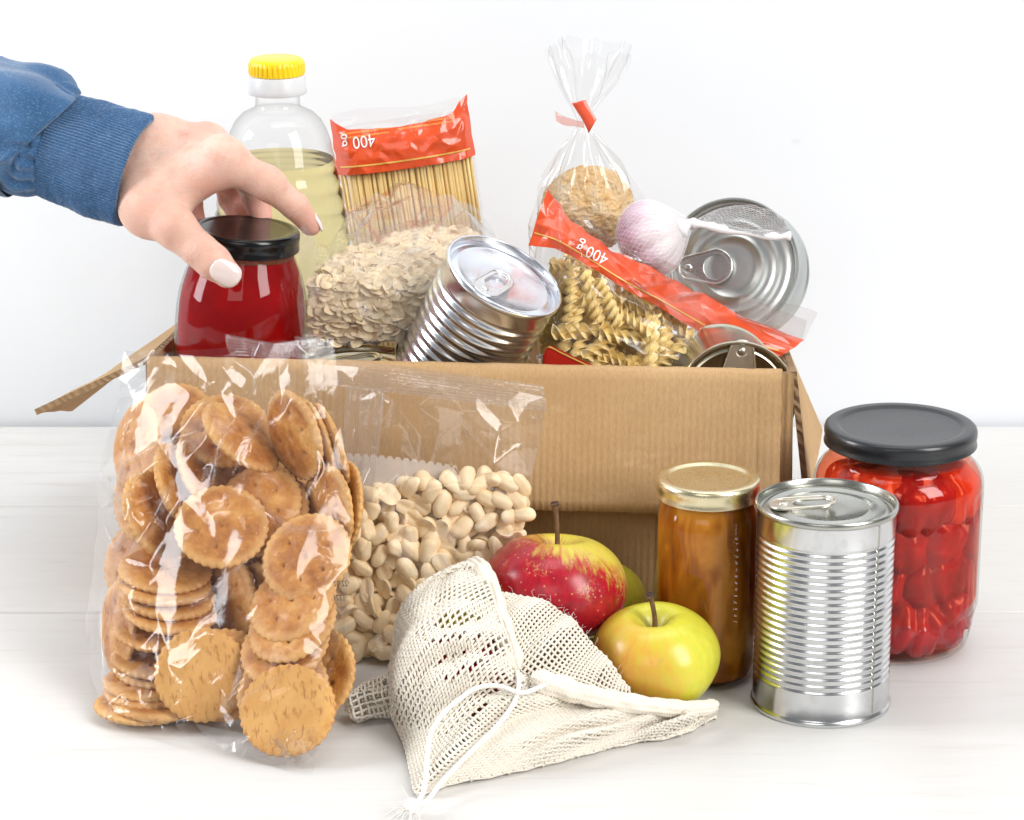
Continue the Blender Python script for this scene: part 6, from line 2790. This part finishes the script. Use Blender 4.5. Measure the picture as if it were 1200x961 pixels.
# underside: from the rim back under the apples
P2 = []
for j in range(31):
    v = j / 30
    row = []
    for i in range(77):
        o_ = Os[int(i / 76 * (NU - 1))]
        h = Hs[int(round(bunch(i / 76) * 400))]
        g = Vector((lerp(o_.x, h.x, 0.9), lerp(o_.y, h.y, 0.9) + 0.01, 0.0016))
        p = o_.lerp(g, v)
        p.z = max(0.0012, o_.z * (1 - v) ** 3 * 0.8)
        row.append(p)
    P2.append(row)
net_part('net_underside', P2, 77, 31, 0.00075, pitch=0.0050)
# back of the bag behind the hidden apples on the left
P3 = []
for j in range(25):
    v = j / 24
    row = []
    for i in range(51):
        o_ = Os[int(i / 50 * 0.41 * (NU - 1))]
        g = Vector((o_.x + 0.018, o_.y + 0.030, 0.0018))
        p = o_.lerp(g, v) + Vector((0, 0.010, 0.006)) * math.sin(math.pi * v) * min(1, o_.z * 30)
        p.z = max(p.z, 0.0016)
        row.append(p)
    P3.append(row)
net_part('net_back', P3, 51, 25, 0.0007)

# the frayed inner ruffle in front of the red apple
T = [at(578, 697, .000), at(600, 697, -.004), at(628, 702, -.008), at(652, 714, -.012), at(682, 742, -.022), at(712, 774, -.032), at(736, 806, -.040)]
Bm = [at(580, 706, -.004), at(588, 730, -.028), at(600, 764, -.044), at(612, 790, -.052), at(650, 804, -.053), at(700, 816, -.050), at(738, 820, -.046)]
Ts, Bs = resample(T, 97), resample(Bm, 97)
P4 = []
for j in range(57):
    v = j / 56
    row = []
    for i in range(97):
        p = Ts[i].lerp(Bs[i], v)
        p = p + Vector((0, -0.6, 0.8)) * (0.0030 * math.sin(math.pi * v) + 0.0020 * math.sin(i * 0.26 + 2.0 * v) * math.sin(math.pi * (0.15 + 0.85 * v)) + (0.004 * math.exp(-((i - 49) / 5.5) ** 2) * (1 - 0.4 * v)))
        row.append(p)
    P4.append(row)
P4 = drape_over(P4, BALLS[2:], 10)
net_part('net_ruffle', P4, 97, 57, 0.00072, pitch=0.0020)
mb = MB()
for k in range(46):
    f = RNG.uniform(0.30, 0.62) if k < 30 else RNG.uniform(0, 1)
    p = MI @ Ts[int(f * 96)]
    d = Vector((RNG.normal(0, .6), RNG.normal(-.2, .5), RNG.uniform(.1, 1))).normalized() * RNG.uniform(0.002, 0.006)
    e = Vector(RNG.normal(0, 0.0014, 3))
    mb.add(*tube([p, p + d * 0.5 + e, p + d], 0.00011, 3, caps=False))
mb.build('frayed_threads', M['cotton_white'], mbag)


# rolled hem: a soft tube with woven ribs
def hem(pts, r0, r1, n=300, seg=60, flat=0.72):
    c = resample(pts, n)
    L = sum((c[i + 1] - c[i]).length for i in range(n - 1))
    V, F = tube([MI @ p for p in c], [1.0] * n, seg)
    out = []
    for k, v in enumerate(V):
        i, s_ = divmod(k, seg)
        f = i / (n - 1)
        cc = MI @ c[min(i, n - 1)]
        d = (Vector(v) - cc).normalized()
        a = 2 * math.pi * s_ / seg
        rr = lerp(r0, r1, f) * (0.40 + 0.60 * smooth(0, 0.05, f)) * (0.35 + 0.65 * smooth(0, 0.05, 1 - f))
        rr *= 1 + 0.24 * noise.noise((f * L * 110, math.cos(a) * 1.2, math.sin(a) * 1.2)) + 0.06 * math.sin(f * L * 900 + 2 * math.cos(a)) * noise.noise((f * 9, a, 2))
        # one flat doubled edge with a stitch groove
        rr -= 0.0009 * math.exp(-((a - 4.2) / 0.25) ** 2)
        # weave of the doubled cloth
        w_ = 0.00030 * math.cos(2 * math.pi * f * L / 0.0030) * math.cos(a * 10 + math.pi * round(f * L / 0.0015))
        w_ += 0.00016 * math.cos(2 * math.pi * f * L / 0.0015)
        out.append(cc + d * (rr + w_))
    return mesh('hem', out, F, M['cotton'], mbag)


hem([at(540, 676, .030), at(556, 664, .014), at(568, 674, -.002), at(577, 700, -.014), at(588, 736, -.036), at(599, 768, -.052), at(606, 784, -.060)], 0.0048, 0.0056)
hem([at(622, 793, -.061), at(650, 804, -.061), at(694, 816, -.060), at(740, 824, -.054), at(790, 830, -.045), at(826, 829, -.036), at(841, 824, -.028)], 0.0060, 0.0036)
hem([at(530, 700, .016), at(545, 684, .006), at(553, 700, -.006), at(562, 728, -.020), at(573, 756, -.036)], 0.0035, 0.0028)
# loose corner of the bag on the table at the left
P5 = []
cpts = [onz(470, 812, .010), onz(450, 818, .010), onz(432, 822, .009), onz(416, 828, .0085), onz(406, 829, .0060)]
cc = resample(cpts, 31)
for j in range(31):
    f = j / 30
    row = []
    rr = lerp(0.0120, 0.0080, f) * math.sqrt(max(0.02, 1 - max(0, (f - 0.75) / 0.25) ** 2 * 0.9))
    for i in range(33):
        a = 2 * math.pi * i / 32
        rw = rr * (1 + 0.16 * math.sin(a * 5 + f * 5) + 0.1 * noise.noise((math.cos(a) * 2, math.sin(a) * 2, f * 4)))
        p = cc[j] + Vector((-0.25 * math.sin(a) * rw, math.cos(a) * rw, math.sin(a) * rw * 0.8))
        p.z = max(0.0015, p.z)
        row.append(p)
    P5.append(row)
net_part('loose_corner', P5, 33, 31, 0.00072)

# drawstring: two ends from the hem holes to a knot with a tassel at the bag's tip
kn = onz(484, 945, .006)


def cord(pts, r=0.00125):
    c = resample(pts, 110)
    V, F = tube([MI @ p for p in c], [r * (1 + 0.05 * math.cos(i * 1.9)) for i in range(110)], 9)
    return mesh('drawstring', V, F, M['cotton_white'], mbag)


lift_ = Vector((0, -0.0030, 0.0022))
cord([at(606, 787, -.062), at(608, 804, -.072), at(600, 828, -.082), at(577, 857, -.094), at(549, 884, -.106), onz(520, 914, .010), onz(500, 938, .007), kn])
cord([at(640, 802, -.066), at(612, 812, -.076), at(585, 804, -.076), at(560, 806, -.078), at(538, 820, -.082), at(518, 838, -.088), at(505, 860, -.096), at(501, 888, -.104), onz(497, 925, .010), onz(489, 940, .008), kn])
V, F = lathe([(math.sin(t) * 0.0042, -math.cos(t) * 0.0040) for t in np.linspace(0, math.pi, 14)], 20, rad=lambda a, r, z: r * (1 + 0.2 * math.sin(a * 2 + z * 900)))
o = mesh('knot', V, F, M['cotton_white'], mbag)
o.location = MI @ kn
mb = MB()
for k in range(34):
    a = RNG.uniform(0, 6.28)
    e = onz(RNG.uniform(438, 492), RNG.uniform(950, 972), RNG.uniform(.0008, .004))
    if k < 10:
        e = kn + Vector((RNG.normal(0, .006), RNG.normal(-.003, .005), RNG.normal(0.003, .003)))
    m_ = kn.lerp(e, 0.5) + Vector((RNG.normal(0, .001), RNG.normal(0, .001), abs(RNG.normal(0, .0015))))
    mb.add(*tube([MI @ kn, MI @ m_, MI @ e], 0.00022, 4, caps=False))
mb.build('tassel', M['cotton_white'], mbag)
mb = MB()
for k in range(16):                                     # loose fibres at the neck
    p = at(RNG.uniform(606, 636), RNG.uniform(790, 806), -.068)
    e = p + Vector((RNG.normal(0, .006), RNG.normal(-.003, .003), RNG.normal(-.006, .004)))
    mb.add(*tube([MI @ p, MI @ (p.lerp(e, .5) + Vector((RNG.normal(0, .003), -.002, 0))), MI @ e], 0.00014, 3, caps=False))
mb.build('loose_fibres', M['cotton_white'], mbag)
